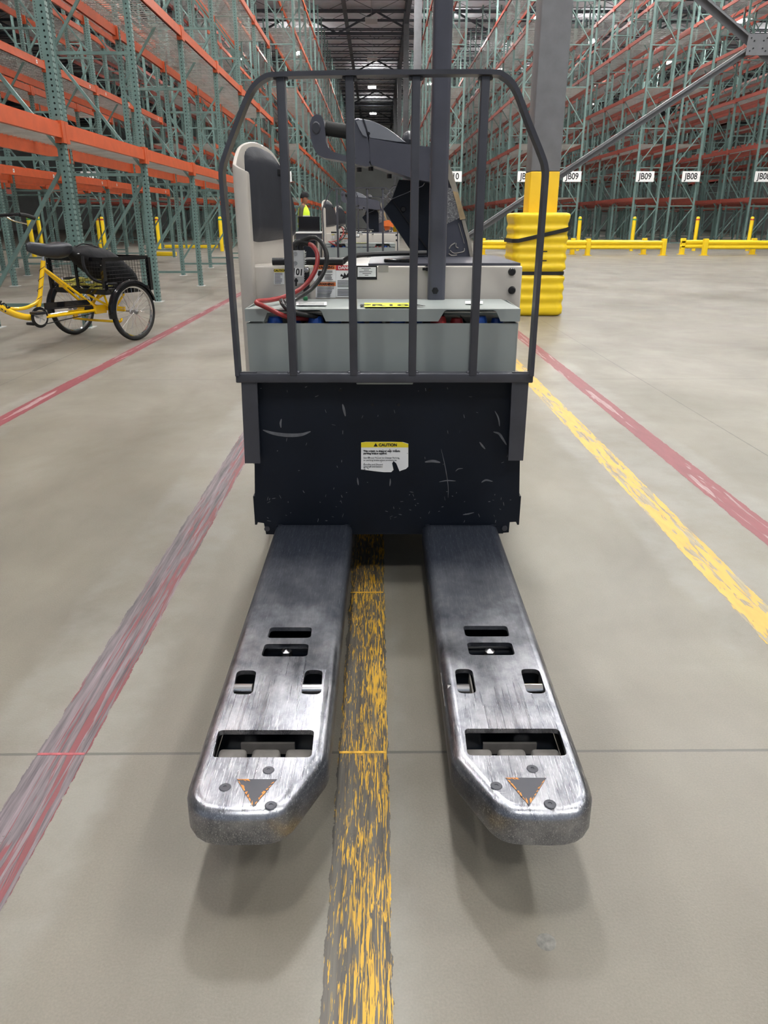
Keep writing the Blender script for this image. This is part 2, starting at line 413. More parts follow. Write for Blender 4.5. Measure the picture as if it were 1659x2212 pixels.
def round_poly(pts, r, n=4):
    """round the corners of a 2-D polygon; r is one radius or one per corner"""
    out = []; k = len(pts)
    for i in range(k):
        p = Vector(pts[i][:2]); a = Vector(pts[i-1][:2]); b = Vector(pts[(i+1) % k][:2])
        rr = r[i] if hasattr(r, '__len__') else r
        u = (a-p).normalized(); v = (b-p).normalized()
        if rr <= 0: out.append(p); continue
        ang = u.angle(v); d = min(rr/tan(ang/2), (a-p).length*.49, (b-p).length*.49)
        p1 = p+u*d; p2 = p+v*d
        for j in range(n+1):
            t = j/n; out.append((1-t)**2*p1+2*t*(1-t)*p+t*t*p2)
    return out

# ------------------------------------------------------------------ SETTING
b = MB(); b.add([(-45, -12, 0), (45, -12, 0), (45, 125, 0), (-45, 125, 0)], [(0, 1, 2, 3)])
o = b.build('floor', 'floor'); tag(o, kind='structure')
b = MB(); b.bb((-45, -12, 13.6), (45, 125, 13.8)); o = b.build('ceiling', 'deckroof'); tag(o, kind='structure')
b = MB(); b.bb((-45, 112, 0), (45, 112.3, 13.6)); o = b.build('wall_back', 'wall'); tag(o, kind='structure')
b = MB(); b.bb((-45.2, -12, 0), (-45, 125, 13.6)); o = b.build('wall_left', 'wall'); tag(o, kind='structure')
b = MB(); b.bb((45, -12, 0), (45.2, 125, 13.6)); o = b.build('wall_right', 'wall'); tag(o, kind='structure')
# roof joists and girders
b = MB()
for z in (13.45, 12.85): b.bar((-45, 0, z), (45, 0, z), .07, .07)
for i in range(60): b.bar((-45+1.5*i, 0, 13.45 if i % 2 else 12.85), (-43.5+1.5*i, 0, 12.85 if i % 2 else 13.45), .022, .022)
j0 = b.build('trim_1', 'roofsteel'); tag(j0, kind='structure'); j0.location.y = 40.2
for i in range(1, 29):
    c = inst(j0, None, (0, 40.2+2.45*i, 0), 'trim_%d' % (i+1)); tag(c, kind='structure')
n = 60
for gx in (-14.2, 1.9, 17.1, -29.4, 32.3):
    b = MB().use(M['roofsteel']); b.bar((gx, 0, 12.75), (gx, 112, 12.75), .26, .10); b.bar((gx, 0, 13.5), (gx, 112, 13.5), .26, .1)
    for i in range(56): b.bar((gx, 2*i, 12.75 if i % 2 else 13.5), (gx, 2*i+2, 13.5 if i % 2 else 12.75), .07, .07)
    o = b.build('trim_%d' % n); tag(o, kind='structure'); n += 1
for gy in (55.1, 70.3, 85.5, 100.7):     # cross girders with web members, one column line each
    b = MB().use(M['roofsteel']); b.bar((-45, gy, 12.2), (45, gy, 12.2), .2, .16); b.bar((-45, gy, 13.4), (45, gy, 13.4), .2, .12)
    for i in range(36): b.bar((-45+2.5*i, gy, 12.2 if i % 2 else 13.4), (-42.5+2.5*i, gy, 13.4 if i % 2 else 12.2), .11, .11)
    o = b.build('trim_%d' % n); tag(o, kind='structure'); n += 1
for gx in (-1.9,):
    b = MB().use(M['roofsteel']); b.bar((gx, 30, 12.9), (gx, 112, 12.9), .24, .14)
    o = b.build('trim_%d' % n); tag(o, kind='structure'); n += 1

M['amberline'] = mat('yellow_paint_in_joint', (.62, .36, .04), .5, 0, .4, 60); M['sr2'] = mat('red_paint_in_joint', (.36, .08, .09), .5, 0, .3, 60)
# floor markings
def fline(x, y0, y1, m, label, w=.12):
    b = MB(); b.add([(-w/2, y0, 0), (w/2, y0, 0), (w/2, y1, 0), (-w/2, y1, 0)], [(0, 1, 2, 3)])
    o = b.build('painted_floor_line', m, None, (x, 0, .0006)); tag(o, label, 'floor marking')
    for jy, jm in ((1.318, 'jp_'+m), (2.068, 'jp_'+m)):
        if m not in ('ly', 'lr2') or (m == 'lr2' and jy > 2): continue
        b = MB(); b.bb((-.052, jy-.004, .0001), (.050, jy+.003, .0008)); b.build('paint_in_joint', 'amberline' if m == 'ly' else 'sr2', o)
fline(-.034, -1, 30, 'ly', 'worn yellow floor line running between the two forks')
fline(-.69, -1, 30, 'lr2', 'tyre marked purple red floor line just left of the pallet truck')
fline(-2.19, -1, 30, 'lr', 'narrow red floor line passing beside the wheel of the tricycle')
fline(1.12, -1, 30, 'ly2', 'scuffed yellow floor line right of the pallet truck')
fline(1.445, -1, 30, 'lr', 'clean red floor line on the right, outside the yellow one')
# rock chip hole on the floor
b = MB().use(M['patch'])
b.lathe([(.0001, .0008), (.008, .0007), (.012, .0012), (.016, .0001)], (0, 0, 0), 14)
o = b.build('patched_anchor_hole', None, None, wd(pl(1180, 2035))); tag(o, 'small round patched anchor hole in the concrete in front of the right fork', 'floor patch')

# ------------------------------------------------------------------ RACKS
BAY = 2.80; LV = [1.92, 3.90, 5.88, 7.86, 9.84]; PH = 11.9; DEP = 1.07
def mesh_only(b, name, m=None):
    o = b.build(name, m); me = o.data; bpy.data.objects.remove(o); return me
def c_post(h=PH):
    b = MB().use(M['post']); w, d = .038, .036
    P = [(-w, -d), (-w, d), (w, d), (w, -d)]       # closed tube: holes on all four faces
    vs = [(x, y, 0) for x, y in P]+[(x, y, h) for x, y in P]
    b.add(vs, [(i, (i+1) % 4, 4+(i+1) % 4, 4+i) for i in range(4)])
    b.use(M['galv']); b.bb((-.07, -.09, 0), (.07, .09, .008)); return b
def bracing_mb(h=PH, d=DEP):
    b = MB().use(M['teal']); z = .24; i = 0; x0, x1 = .04, d-.04
    while z < h-1.5:
        b.bar((x0, 0, z), (x1, 0, z), .036, .036)
        a, c = (x1, x0) if i % 2 else (x0, x1)
        b.bar((a, 0, z+.06), (c, 0, z+1.38), .034, .034); z += 1.43; i += 1
    b.bar((x0, 0, z), (x1, 0, z), .036, .036); return b
def beam_mb(mt, lab):
    b = MB().use(M[mt]); L = BAY-.08
    b.bb((-.045, -L/2, -.07), (.0, L/2, .055)); b.bb((-.045, -L/2, -.07), (-.020, L/2, .075))
    for s in (-1, 1): b.bb((-.075, s*(L/2)-.045*s, -.115), (.012, s*(L/2)+.035*s, .085))
    if lab:
        for y in (-.8, .95):
            b.use(M['white']); b.bb((.0, y-.028, -.032), (.0012, y+.028, .026)); b.use(M['ink']); b.bb((.0012, y-.014, -.016), (.0018, y+.004, .012))
    return b
def deck_mb(step=.112, L=BAY-.1, d=DEP-.08):
    b = MB().use(M['galv']); k = int(L/step)
    for i in range(k+1):
        y = -L/2+i*step; r = .010 if i % 3 else .024
        b.add([(.0, y-r, .005), (.0, y+r, .005), (.0, y, -.006), (d, y-r, .005), (d, y+r, .005), (d, y, -.006)], [(0, 1, 4, 3), (1, 2, 5, 4), (2, 0, 3, 5)])
    for i in range(8):
        x = .03+i*(d-.06)/7; r = .0035
        b.add([(x-r, -L/2, 2*r), (x+r, -L/2, 2*r), (x, -L/2, 0), (x-r, L/2, 2*r), (x+r, L/2, 2*r), (x, L/2, 0)], [(0, 1, 4, 3), (1, 2, 5, 4), (2, 0, 3, 5)])
    return b
ME_post = mesh_only(c_post(), 'upright_post')
ME_brac = mesh_only(bracing_mb(), 'frame_bracing')
ME_beam = {(m, l): mesh_only(beam_mb(m, l), 'beam') for m in ('orange', 'brick') for l in (0, 1)}
ME_deck = mesh_only(deck_mb(), 'wire_deck')
def mk(name, me, parent, loc, rz=0, sx=1):
    o = bpy.data.objects.new(name, me); COL.objects.link(o); o.parent = parent; o.location = loc
    o.rotation_euler.z = rz; return o
def stuff_join(name, me, xf, parent):
    """many distant repeats of one part as ONE part"""
    bm = bmesh.new()
    for M4 in xf:
        n0 = len(bm.verts); bm.from_mesh(me); bm.verts.ensure_lookup_table()
        bmesh.ops.transform(bm, matrix=M4, verts=bm.verts[n0:])
    m2 = bpy.data.meshes.new(name); bm.to_mesh(m2); bm.free()
    for x in me.materials: m2.materials.append(x)
    o = bpy.data.objects.new(name, m2); COL.objects.link(o); o.parent = parent; o['kind'] = 'stuff'; return o
def rack(x0, y0, nb, col, label, cat='pallet rack', face=1, levels=None, labels=0, group=None):
    """x0 = left edge of the row (posts at x0 and x0+DEP); bays run along +Y from y0"""
    root = empty('pallet_rack', (x0+DEP/2, y0, 0)); tag(root, label, cat, group)
    xl, xr = -DEP/2+.038, DEP/2-.038; lv = levels or LV
    for i in range(nb+1):
        mk('upright_post', ME_post, root, (xl, i*BAY, 0)); mk('upright_post', ME_post, root, (xr, i*BAY, 0))
        mk('frame_bracing', ME_brac, root, (-DEP/2, i*BAY, 0))
    beams = []; decks = []
    for i in range(nb):
        for k, z in enumerate(lv):
            if isinstance(z, tuple): continue
            yc = (i+.5)*BAY
            beams.append((xr+.045, yc, z, 0, k)); beams.append((xl-.045, yc, z, pi, k)); decks.append((-DEP/2+.04, yc, z+.065))
    ml = 1 if labels else 0
    for j, (x, y, z, r, k) in enumerate(beams[:100]):
        mk('beam', ME_beam[(col, ml)], root, (x, y, z), r)
    if len(beams) > 100:
        stuff_join('distant_beams', ME_beam[(col, 0)], [Matrix.Translation((x, y, z)) @ Matrix.Rotation(r, 4, 'Z') for x, y, z, r, k in beams[100:]], root)
    for d in decks[:100]: mk('wire_deck', ME_deck, root, d)
    if len(decks) > 100:
        stuff_join('distant_wire_decks', ME_deck, [Matrix.Translation(d) for d in decks[100:]], root)
    return root
# block nearest the camera, left side
rack(-4.19, 2.7, 8, 'orange', 'green and orange pallet rack nearest on the left, beside the tricycle')
rack(-7.51, 8.3, 6, 'orange', 'pallet rack one aisle behind the tricycle, its beams carrying white tags', labels=1)
rack(-9.00, 11.1, 5, 'orange', 'pallet rack standing back to back behind the white tagged row at far left')
rack(-12.32, 16.7, 3, 'brick', 'short stretch of rack deep on the left, two aisles beyond the tricycle')
rack(-13.8, 19.5, 2, 'brick', 'rack end deepest at the left edge of the photo before the cross aisle')
# block beyond the cross aisle
Y2 = 33.0
RB = [(-4.19, 20, 'orange', 'tall rack lining the left side of the central aisle beyond the cross aisle'),
      (-7.51, 14, 'orange', 'rack beyond the cross aisle with the inner of the two JB11 signs'),
      (-9.00, 12, 'brick', 'rack beyond the cross aisle backing the inner JB11 row'),
      (-12.32, 12, 'brick', 'rack beyond the cross aisle carrying the JB12 sign'),
      (-13.8, 10, 'brick', 'rack beyond the cross aisle carrying the JB13 sign at far left'),
      (2.38, 20, 'brick', 'tall rack lining the right side of the central aisle, behind the steel mast'),
      (5.70, 16, 'brick', 'rack half hidden behind the grey and yellow column'),
      (7.20, 16, 'brick', 'rack just right of the column with the partly covered JB09 sign'),
      (10.51, 16, 'brick', 'rack on the right carrying the fully readable JB09 sign'),
      (12.01, 16, 'brick', 'rack on the right carrying the fully readable JB08 sign'),
      (15.32, 16, 'brick', 'rack at the right edge carrying the cut off JB08 sign'),
      (16.82, 16, 'brick', 'rack backing the row at the right edge of the photo'),
      (20.15, 14, 'brick', 'rack two aisles past the readable JB08 sign, seen through the rows'),
      (25.0, 13, 'brick', 'outermost rack far right, glimpsed through the other rows')]
for x, nb, c, lab in RB: rack(x, Y2, nb, c, lab)

# aisle signs
def sign(px0, px1, body, label, align=0):
    Ys = 32.959; xc = at((px0+px1)/2, 365, Ys).x; z = 2.77
    p = wd((xc, Ys, z)); r = empty('aisle_sign', p); tag(r, label, 'sign', 'white aisle signs on the rack ends')
    b = MB(); b.bb((-.365, -.004, -.195), (.365, .004, .195)); b.build('sign_panel', 'white', r)
    text('lettering', body, .33, 'ink', r, (0, -.0055, 0), (pi/2, 0, 0), bold=.006, sx=.85)
sign(959, 998, 'JB10', 'white JB10 aisle sign beside the taped control tower of the pallet truck')
sign(1119, 1158, 'JB10', 'white JB10 aisle sign partly hidden by the left edge of the yellow column')
sign(1218, 1257, 'JB09', 'white JB09 aisle sign crossed by the diagonal steel brace')
sign(1376, 1415, 'JB09', 'white JB09 aisle sign in full view right of the column')
sign(1476, 1514, 'JB08', 'white JB08 aisle sign in full view at right')
sign(1633, 1672, 'JB08', 'white JB08 aisle sign cut off by the right edge of the photo')
sign(590, 629, 'JB11', 'white JB11 aisle sign seen between the guard bars above the person')
sign(431, 470, 'JB11', 'white JB11 aisle sign just left of the guard frame, behind rack beams')
sign(173, 212, 'JB12', 'white JB12 aisle sign behind the second upright above the tricycle')
sign(75, 114, 'JB13', 'white JB13 aisle sign at far left above the tricycle handlebar')

# ------------------------------------------------------------------ lamps
def lamp(x, y, lit, i):
    row = {-.4: 'over the central aisle', -.3: 'over the central aisle', 7.5: 'over the open floor right of the truck', 14.5: 'over the open floor at far right', 4.6: 'over the aisle behind the column', 9.4: 'over the JB09 aisle', 14.2: 'over the JB08 aisle', 21.4: 'seen through the racks upper right', 28: 'over the farthest right racks', -5.3: 'over the aisle left of the near rack', -10.1: 'over the far left aisle'}.get(x, 'over the cross aisle')
    near = 'nearer' if y < 33 else 'farther'
    ORD = ['nearest', 'second', 'third', 'fourth', 'fifth', 'sixth', 'seventh', 'eighth', 'ninth']
    if y == 29: rk = ['leftmost', 'second from left', 'second from right', 'rightmost'][sorted(a for a, c in LAMPS if c == 29).index(x)]
    else: rk = ORD[sorted(c for a, c in (LAMPS if lit else UNLIT) if a == x and c != 29).index(y)]+' one'
    r = empty('high_bay_light', (x, y, LAMP_Z)); 
    tag(r, ('lit ' if lit else 'unlit ')+'high bay light %s, the %s' % (row, rk), 'ceiling light', ('lit %s lights %s' if lit else 'unlit %s lights %s') % (near, row))
    mk('housing', ME_h, r, (0, 0, 0)); mk('diffuser', ME_d1 if lit else ME_d0, r, (0, 0, 0)); mk('hanger', ME_w, r, (0, 0, 0))
    if lit: mk('added_ceiling_glow', ME_u, r, (0, 0, 0))
b = MB().use(M['galv']); b.bb((-.36, -.62, .0), (.36, .62, .09)); ME_h = mesh_only(b, 'housing')
b = MB().use(M['lamp']); b.bb((-.33, -.58, -.012), (.33, .58, -.002)); ME_d1 = mesh_only(b, 'diffuser')
b = MB().use(M['unlit']); b.bb((-.33, -.58, -.012), (.33, .58, -.002)); ME_d0 = mesh_only(b, 'diffuser')
M['ceiling_glow'] = lampmat('added_ceiling_glow', LAMP*.14)  # glow added on top of the lamps to brighten the ceiling
b = MB().use(M['ceiling_glow']); b.bb((-.30, -.56, .091), (.30, .56, .094)); ME_u = mesh_only(b, 'added_ceiling_glow')
b = MB().use(M['steel'])
for s in (-1, 1): b.rod((0, s*.45, .09), (0, s*.45, 1.6), .006, 5)
ME_w = mesh_only(b, 'hanger')
for i, (x, y) in enumerate(LAMPS): lamp(x, y, True, i)
for i, (x, y) in enumerate(UNLIT): lamp(x, y, False, i)

# ------------------------------------------------------------------ columns, brace, column guard
def column(x, y, label, w=.34):
    r = empty('steel_column', (x, y, 0)); tag(r, label, 'column')
    b = MB(); b.bb((-w/2, -w/2, 1.62), (w/2, w/2, 13.4), .012); b.build('grey_shaft', 'column', r)
    b = MB(); b.bb((-w/2-.001, -w/2-.001, 0), (w/2+.001, w/2+.001, 1.62), .012); o = b.build('yellow_shaft', 'ypaint', r)
    b = MB(); b.bb((-w/2-.09, -w/2-.09, 0), (w/2+.09, w/2+.09, .025)); b.build('base_plate', 'column', r)
cw = wd((at(1189, 150, 9.6).x, 9.64, 0))
column(cw.x, cw.y, 'square steel column, grey above and yellow below, standing in the yellow column guard')
for i, y in enumerate((39.8, 55, 70.2, 85.4)):
    column(1.9, y, 'grey steel column %s along the right of the central aisle' % ('nearest', 'second', 'third', 'farthest')[i])
# X brace between column lines
r = empty('cross_brace', (0, 18.6, 0)); tag(r, 'pair of long crossed steel angle braces bolted at a gusset, upper right of the photo', 'brace')
Yb = 18.6
g0 = at(1630, 100, Yb); a0 = at(1018, 507, Yb); dirv = (g0-a0); lo = g0-dirv*1.27; hi = g0+dirv*.95
def angle_bar(b, p, q, w=.15):
    p, q = Vector(p), Vector(q); t = (q-p).normalized(); u = t.cross(Vector((0, 1, 0))).normalized()
    if u.z < 0: u = -u
    for dy in (0,):
        vs = [p-u*w/2, q-u*w/2, q+u*w/2, p+u*w/2]; b.prism(vs, (0, .012, 0))
        vs = [p+u*w/2, q+u*w/2, q+u*(w/2-.012), p+u*(w/2-.012)]; b.prism(vs, (0, -.14, 0))
        vs = [p+u*w/2, q+u*w/2, q+u*(w/2-.05), p+u*(w/2-.05)]; b.prism([v-Vector((0, .14, 0)) for v in vs], (0, .010, 0))
def loc(p): return Vector((wd(p).x, wd(p).y-18.6, p[2]))
b = MB(); angle_bar(b, loc(lo), loc(hi)); b.build('rising_brace', 'brace', r)
p1 = at(1500, -12, Yb); d2 = (g0-p1); b = MB(); q1 = g0-d2*7; q2 = g0+d2*6.5
while q1.z > 8.5: q1 = q1+d2*.3
b2 = loc(q1); q2 = g0+d2*((g0.z-.3)/max(.01, (p1.z-g0.z))); angle_bar(b, Vector(b2)+Vector((0, .02, 0)), loc(q2)+Vector((0, .02, 0))); b.build('falling_brace', 'brace', r)
b = MB(); gg = loc(g0); b.bb(gg+Vector((-.24, -.175, -.2)), gg+Vector((.24, -.16, .2))); gu = b.build('gusset_plate', 'brace', r)
b = MB()
for sx in (-1, 1):
    for sz in (-1, 1):
        for k in (0, 1): b.rod(gg+Vector((sx*(.10+.07*k), -.19, sz*(.07+.05*k))), gg+Vector((sx*(.10+.07*k), -.172, sz*(.07+.05*k))), .014, 6)
b.build('bolts', 'black', gu)

# plastic column guard: ribbed rounded shell
r = empty('column_guard', (cw.x-.02, cw.y, 0)); tag(r, 'bright yellow ribbed plastic column guard with two black straps', 'column guard')
def sq_ring(hw, rad, z, n=5):
    c = hw-rad; out = []
    for k, (sx, sy) in enumerate(((1, 1), (-1, 1), (-1, -1), (1, -1))):
        for j in range(n+1):
            a = k*pi/2+j*(pi/2)/n; out.append(Vector((sx*c+rad*cos(a), sy*c+rad*sin(a), z)))
    return out
def guard_prof():
    pr = [(.22, .0), (.30, .004), (.328, .03), (.330, .06)]
    def waves(z0, z1, nw):
        for i in range(nw*8+1):
            z = z0+(z1-z0)*i/(nw*8); pr.append((.325+.006*cos(2*pi*nw*(z-z0)/(z1-z0)), z))
    waves(.09, .44, 3); pr.extend([(.328, .455), (.312, .47), (.310, .50), (.312, .53), (.330, .545)])
    waves(.57, 1.10, 5); pr.extend([(.336, 1.12), (.337, 1.145), (.328, 1.165), (.30, 1.175), (.20, 1.177)])
    return pr
b = MB(); b.loft([sq_ring(h, .095, z) for h, z in guard_prof()]); b.build('ribbed_shell', 'yellow', r, sharp=60)
b = MB(); rs = []
for z, o_ in ((.480, -.006), (.482, .001), (.518, .001), (.520, -.006)): rs.append(sq_ring(.315+o_, .075, z))
b.loft(rs, cap=False); b.build('lower_strap', 'rubber', r)
b = MB(); rings = []
for dz, o_ in ((-.022, 0), (-.022, .008), (.022, .008), (.022, 0)):
    ring = sq_ring(.338+o_, .07, 0, 5)
    for p in ring:
        t = (p.x+.34)/.68; p.z = .865+dz+(.15*t*t if p.y < 0 else .12*t)
    rings.append(ring)
b.loft(rings, cap=False); b.build('slanting_strap', 'rubber', r)
text('lettering', '—\n—', .09, 'ink', r, (.045, -.343, .70), (pi/2, 0, 0), sx=.6, bold=.004)

# ------------------------------------------------------------------ guard rails and bollards
def rail_posts(xs, y, zt): 
    return [(x, y, zt) for x in xs]
def guard_rail(x0, x1, y, posts, rear_posts, label):
    r = empty('guard_rail', ((x0+x1)/2, y, 0)); tag(r, label, 'guard rail', None); xc = (x0+x1)/2
    b = MB(); ys = [(.0, .20), (-.05, .235), (-.05, .275), (-.01, .315), (-.01, .345), (-.05, .385), (-.05, .44), (0, .475)]
    for yo, dy in ((0, 0),) + (((.75, .75),) if rear_posts else ()):
        xa = x0 if yo == 0 else min(rear_posts)-.1; xb = x1 if yo == 0 else max(rear_posts)+.1
        P = [(dy+p, z) for p, z in ys]
        b = MB(); vs = []
        rings = [[Vector((xx-xc, p, z)) for p, z in P]+[Vector((xx-xc, p+.008, z)) for p, z in reversed(P)] for xx in (xa, xb)]
        b.loft(rings, smooth=False); b.build('corrugated_rail', 'yellow', r)
    for x in posts:
        b = MB(); b.bb((x-xc-.07, -.075, 0), (x-xc+.07, .09, .535), .008); b.bb((x-xc-.12, -.11, 0), (x-xc+.12, .14, .015)); b.build('rail_post', 'yellow', r)
    for x in rear_posts:
        b = MB(); b.bb((x-xc-.07, .70, 0), (x-xc+.07, .86, .535), .008); b.bb((x-xc-.12, .66, 0), (x-xc+.12, .90, .015)); b.build('rail_post', 'yellow', r)
def fx(px, Y=26.6): return wd((at(px, 545, Y).x, Y, 0)).x
guard_rail(fx(1030), fx(1438), 26.6, [fx(1098), fx(1270), fx(1434)], [fx(1050), fx(1249), fx(1408)], 'long low yellow corrugated guard rail behind the column guard')
guard_rail(fx(1526), fx(1720), 26.6, [fx(1524), fx(1700)], [fx(1494), fx(1652)], 'low yellow corrugated guard rail running out of the right edge')
def bollard(px, py_base, band, label, Y=None):
    p = pl(px, py_base) if Y is None else Vector((at(px, py_base, Y).x, Y, 0)); q = wd(p)
    r = empty('bollard', (q.x, q.y, 0)); tag(r, label, 'bollard', 'yellow bollards guarding the rack ends')
    b = MB(); b.lathe([(.07, 0), (.07, 1.19), (.066, 1.215), (.05, 1.24), (.02, 1.252), (.001, 1.254)], (0, 0, 0), 16); b.build('bollard_sleeve', 'yellow', r)
    b = MB(); b.lathe([(.0715, 1.12), (.0715, 1.17)], (0, 0, 0), 16); b.build('reflective_band', 'green' if band == 'g' else 'redp', r)
for px, bd, lab in ((1247, 'g', 'yellow bollard with green band nearest the column guard on its right'), (1363, 'g', 'yellow bollard with green band below the left JB09 and readable JB09 signs'),
                    (1498, 'r', 'yellow bollard with red band at the gap between the two guard rails'), (1614, 'r', 'yellow bollard with red band nearest the right edge')):
    bollard(px, 541, bd, lab, 30.9)
for px, py, bd, Yv, lab in ((345, 538, 'r', 32, 'yellow bollard with red band behind the middle of the near left rack'), (480, 541, 'g', 30.5, 'yellow bollard with green band right beside the guard frame on its left'),
                     (227, 530, 'r', 32, 'yellow bollard with red band behind the bag on the tricycle'), (217, 530, 'r', 34.5, 'thin far bollard half hidden behind the red banded one by the bag'),
                     (75, 555, 'g', 25.6, 'yellow bollard nearest the tricycle handlebar'), (93, 545, 'g', 28.5, 'yellow bollard behind the tricycle saddle')):
    bollard(px, py, bd, lab, Yv)
for a, c, y, lab in ((356, 470, 536, 'long low yellow floor kerb at the end of the left racks'), (336, 380, 553, 'short low yellow floor kerb under the left rack')):
    p, q = wd(pl(a, y)), wd(pl(c, y)); b = MB(); b.bb((p.x, p.y, 0), (q.x, p.y+.16, .13), .02)
    o = b.build('floor_kerb', 'yellow'); tag(o, lab, 'kerb')

# ------------------------------------------------------------------ PALLET TRUCK (built in the camera-aligned frame, then parented to its root)
T0 = Vector((0, 2.3, 0))
def pbuild(b, name, m, parent, isroot=True): return b.build(name, m, parent, off=T0)
truck = empty('pallet_truck', wd(T0), -YAW)
tag(truck, 'rider pallet truck in the foreground with long scraped steel forks and dark guard frame', 'pallet truck', None)

# forks
ZT = .21
def fork(name, xo, xi, nose, holes, label):
    """xo outer edge, xi inner edge; nose = plan outline; holes = lists of 2-D points"""
    R = .023; out = round_poly(nose, [.004, .05, .06, .09, .004][:len(nose)], 6)
    # orientation counter-clockwise
    A = sum(out[i].x*out[(i+1) % len(out)].y-out[(i+1) % len(out)].x*out[i].y for i in range(len(out)))
    if A < 0: out.reverse()
    n = len(out)
    def inset(d):
        res = []
        for i in range(n):
            p, a, c = out[i], out[i-1], out[(i+1) % n]
            e1 = (p-a).normalized() if (p-a).length > 1e-6 else (c-p).normalized(); e2 = (c-p).normalized() if (c-p).length > 1e-6 else e1
            n1 = Vector((-e1.y, e1.x)); n2 = Vector((-e2.y, e2.x)); m_ = (n1+n2).normalized()
            k = max(.5, m_.dot(n1)); q = p+m_*d/k
            q.y = min(q.y, 2.118); res.append(q)
        return res
    b = MB(); rings = []
    for z, d in ((.138, .012), (.143, .003), (.152, 0)): rings.append([Vector((p.x, p.y, z)) for p in inset(d)])
    for k in range(1, 8):
        a = k/7*pi/2; rings.append([Vector((p.x, p.y, ZT-R+R*sin(a))) for p in inset(R*(1-cos(a)))])
    b.loft(rings, cap=False)
    top = inset(R)
    # top plate with real slots
    verts = [Vector(p) for p in top]; edges = [(i, (i+1) % n) for i in range(n)]; faces = []
    loops = [list(range(n))]
    for hh in holes:
        s0 = len(verts); verts += [Vector(p) for p in hh]; k = len(hh)
        edges += [(s0+i, s0+(i+1) % k) for i in range(k)]; loops.append([s0+i for i in range(k)])
    # extra interior points are not needed: the plate is flat
    vo, eo, fo, _, _, _ = geometry.delaunay_2d_cdt(verts, edges, [], 1, 1e-6)
    def inside(p, poly):
        c = False; k = len(poly); j = k-1
        for i in range(k):
            if (poly[i].y > p.y) != (poly[j].y > p.y) and p.x < (poly[j].x-poly[i].x)*(p.y-poly[i].y)/(poly[j].y-poly[i].y)+poly[i].x: c = not c
            j = i
        return c
    hp = [[Vector(p) for p in hh] for hh in holes]; keep = []
    for f in fo:
        c = sum((vo[i] for i in f), Vector((0, 0)))/len(f)
        if inside(c, top) and not any(inside(c, h_) for h_ in hp): keep.append(f)
    b.add([Vector((p.x, p.y, ZT)) for p in vo], keep)
    for hh in hp:      # slot walls, 10 mm plate
        k = len(hh); vs = [Vector((p.x, p.y, ZT)) for p in hh]+[Vector((p.x, p.y, ZT-.010)) for p in hh]
        b.add(vs, [(i, (i+1) % k, k+(i+1) % k, k+i) for i in range(k)], True)
    o = pbuild(b, name, 'fork', truck)
    if label: o['label'] = label
    # inner underside shell: shade inside the fork put into its near-black colour
    b = MB(); wl = [[Vector((p.x, p.y, z)) for p in inset(.012)] for z in (.14, .195)]; b.loft(wl, cap=False)
    pbuild(b, 'inner_walls', 'dark', o)
    b = MB(); P = inset(.014); b.add([Vector((p.x, p.y, .142)) for p in P], [list(range(n))]); pbuild(b, 'added_shade_pan', 'navy', o)  # dark pan added to close the fork, standing for shade under the slots
    return o
def rrect(px0, px1, px2, px3, y0, y1, r=.010):
    """slot from four top-plane pixel corners: far-left, far-right, near-right, near-left"""
    a, c, d, e = pl(px0, y0, ZT), pl(px1, y0, ZT), pl(px2, y1, ZT), pl(px3, y1, ZT)
    return [tuple(p) for p in round_poly([a, c, d, e], r, 4)]
hl = [rrect(584, 674, 671, 577, 1355, 1378), rrect(572, 667, 664, 564, 1391, 1418), rrect(512, 554, 546, 502, 1448, 1500, .014),
      rrect(660, 697, 694, 649, 1447, 1500, .014), rrect(472, 679, 673, 458, 1577, 1636, .010)]
hr = [rrect(1000, 1095, 1101, 1006, 1352, 1375), rrect(1008, 1105, 1113, 1014, 1388, 1415), rrect(982, 1020, 1030, 989, 1445, 1498, .014),
      rrect(1124, 1164, 1181, 1138, 1445, 1498, .014), rrect(1003, 1207, 1226, 1010, 1574, 1632, .010)]
fl_ = fork('fork', -.336, -.098, [(-.098, 2.13), (-.098, 1.055), (-.160, .918), (-.328, .912), (-.336, 2.13)], hl, None)
fr_ = fork('fork', .345, .118, [(.118, 2.13), (.118, 1.055), (.185, .918), (.346, .912), (.350, 2.13)][::1], hr, None)
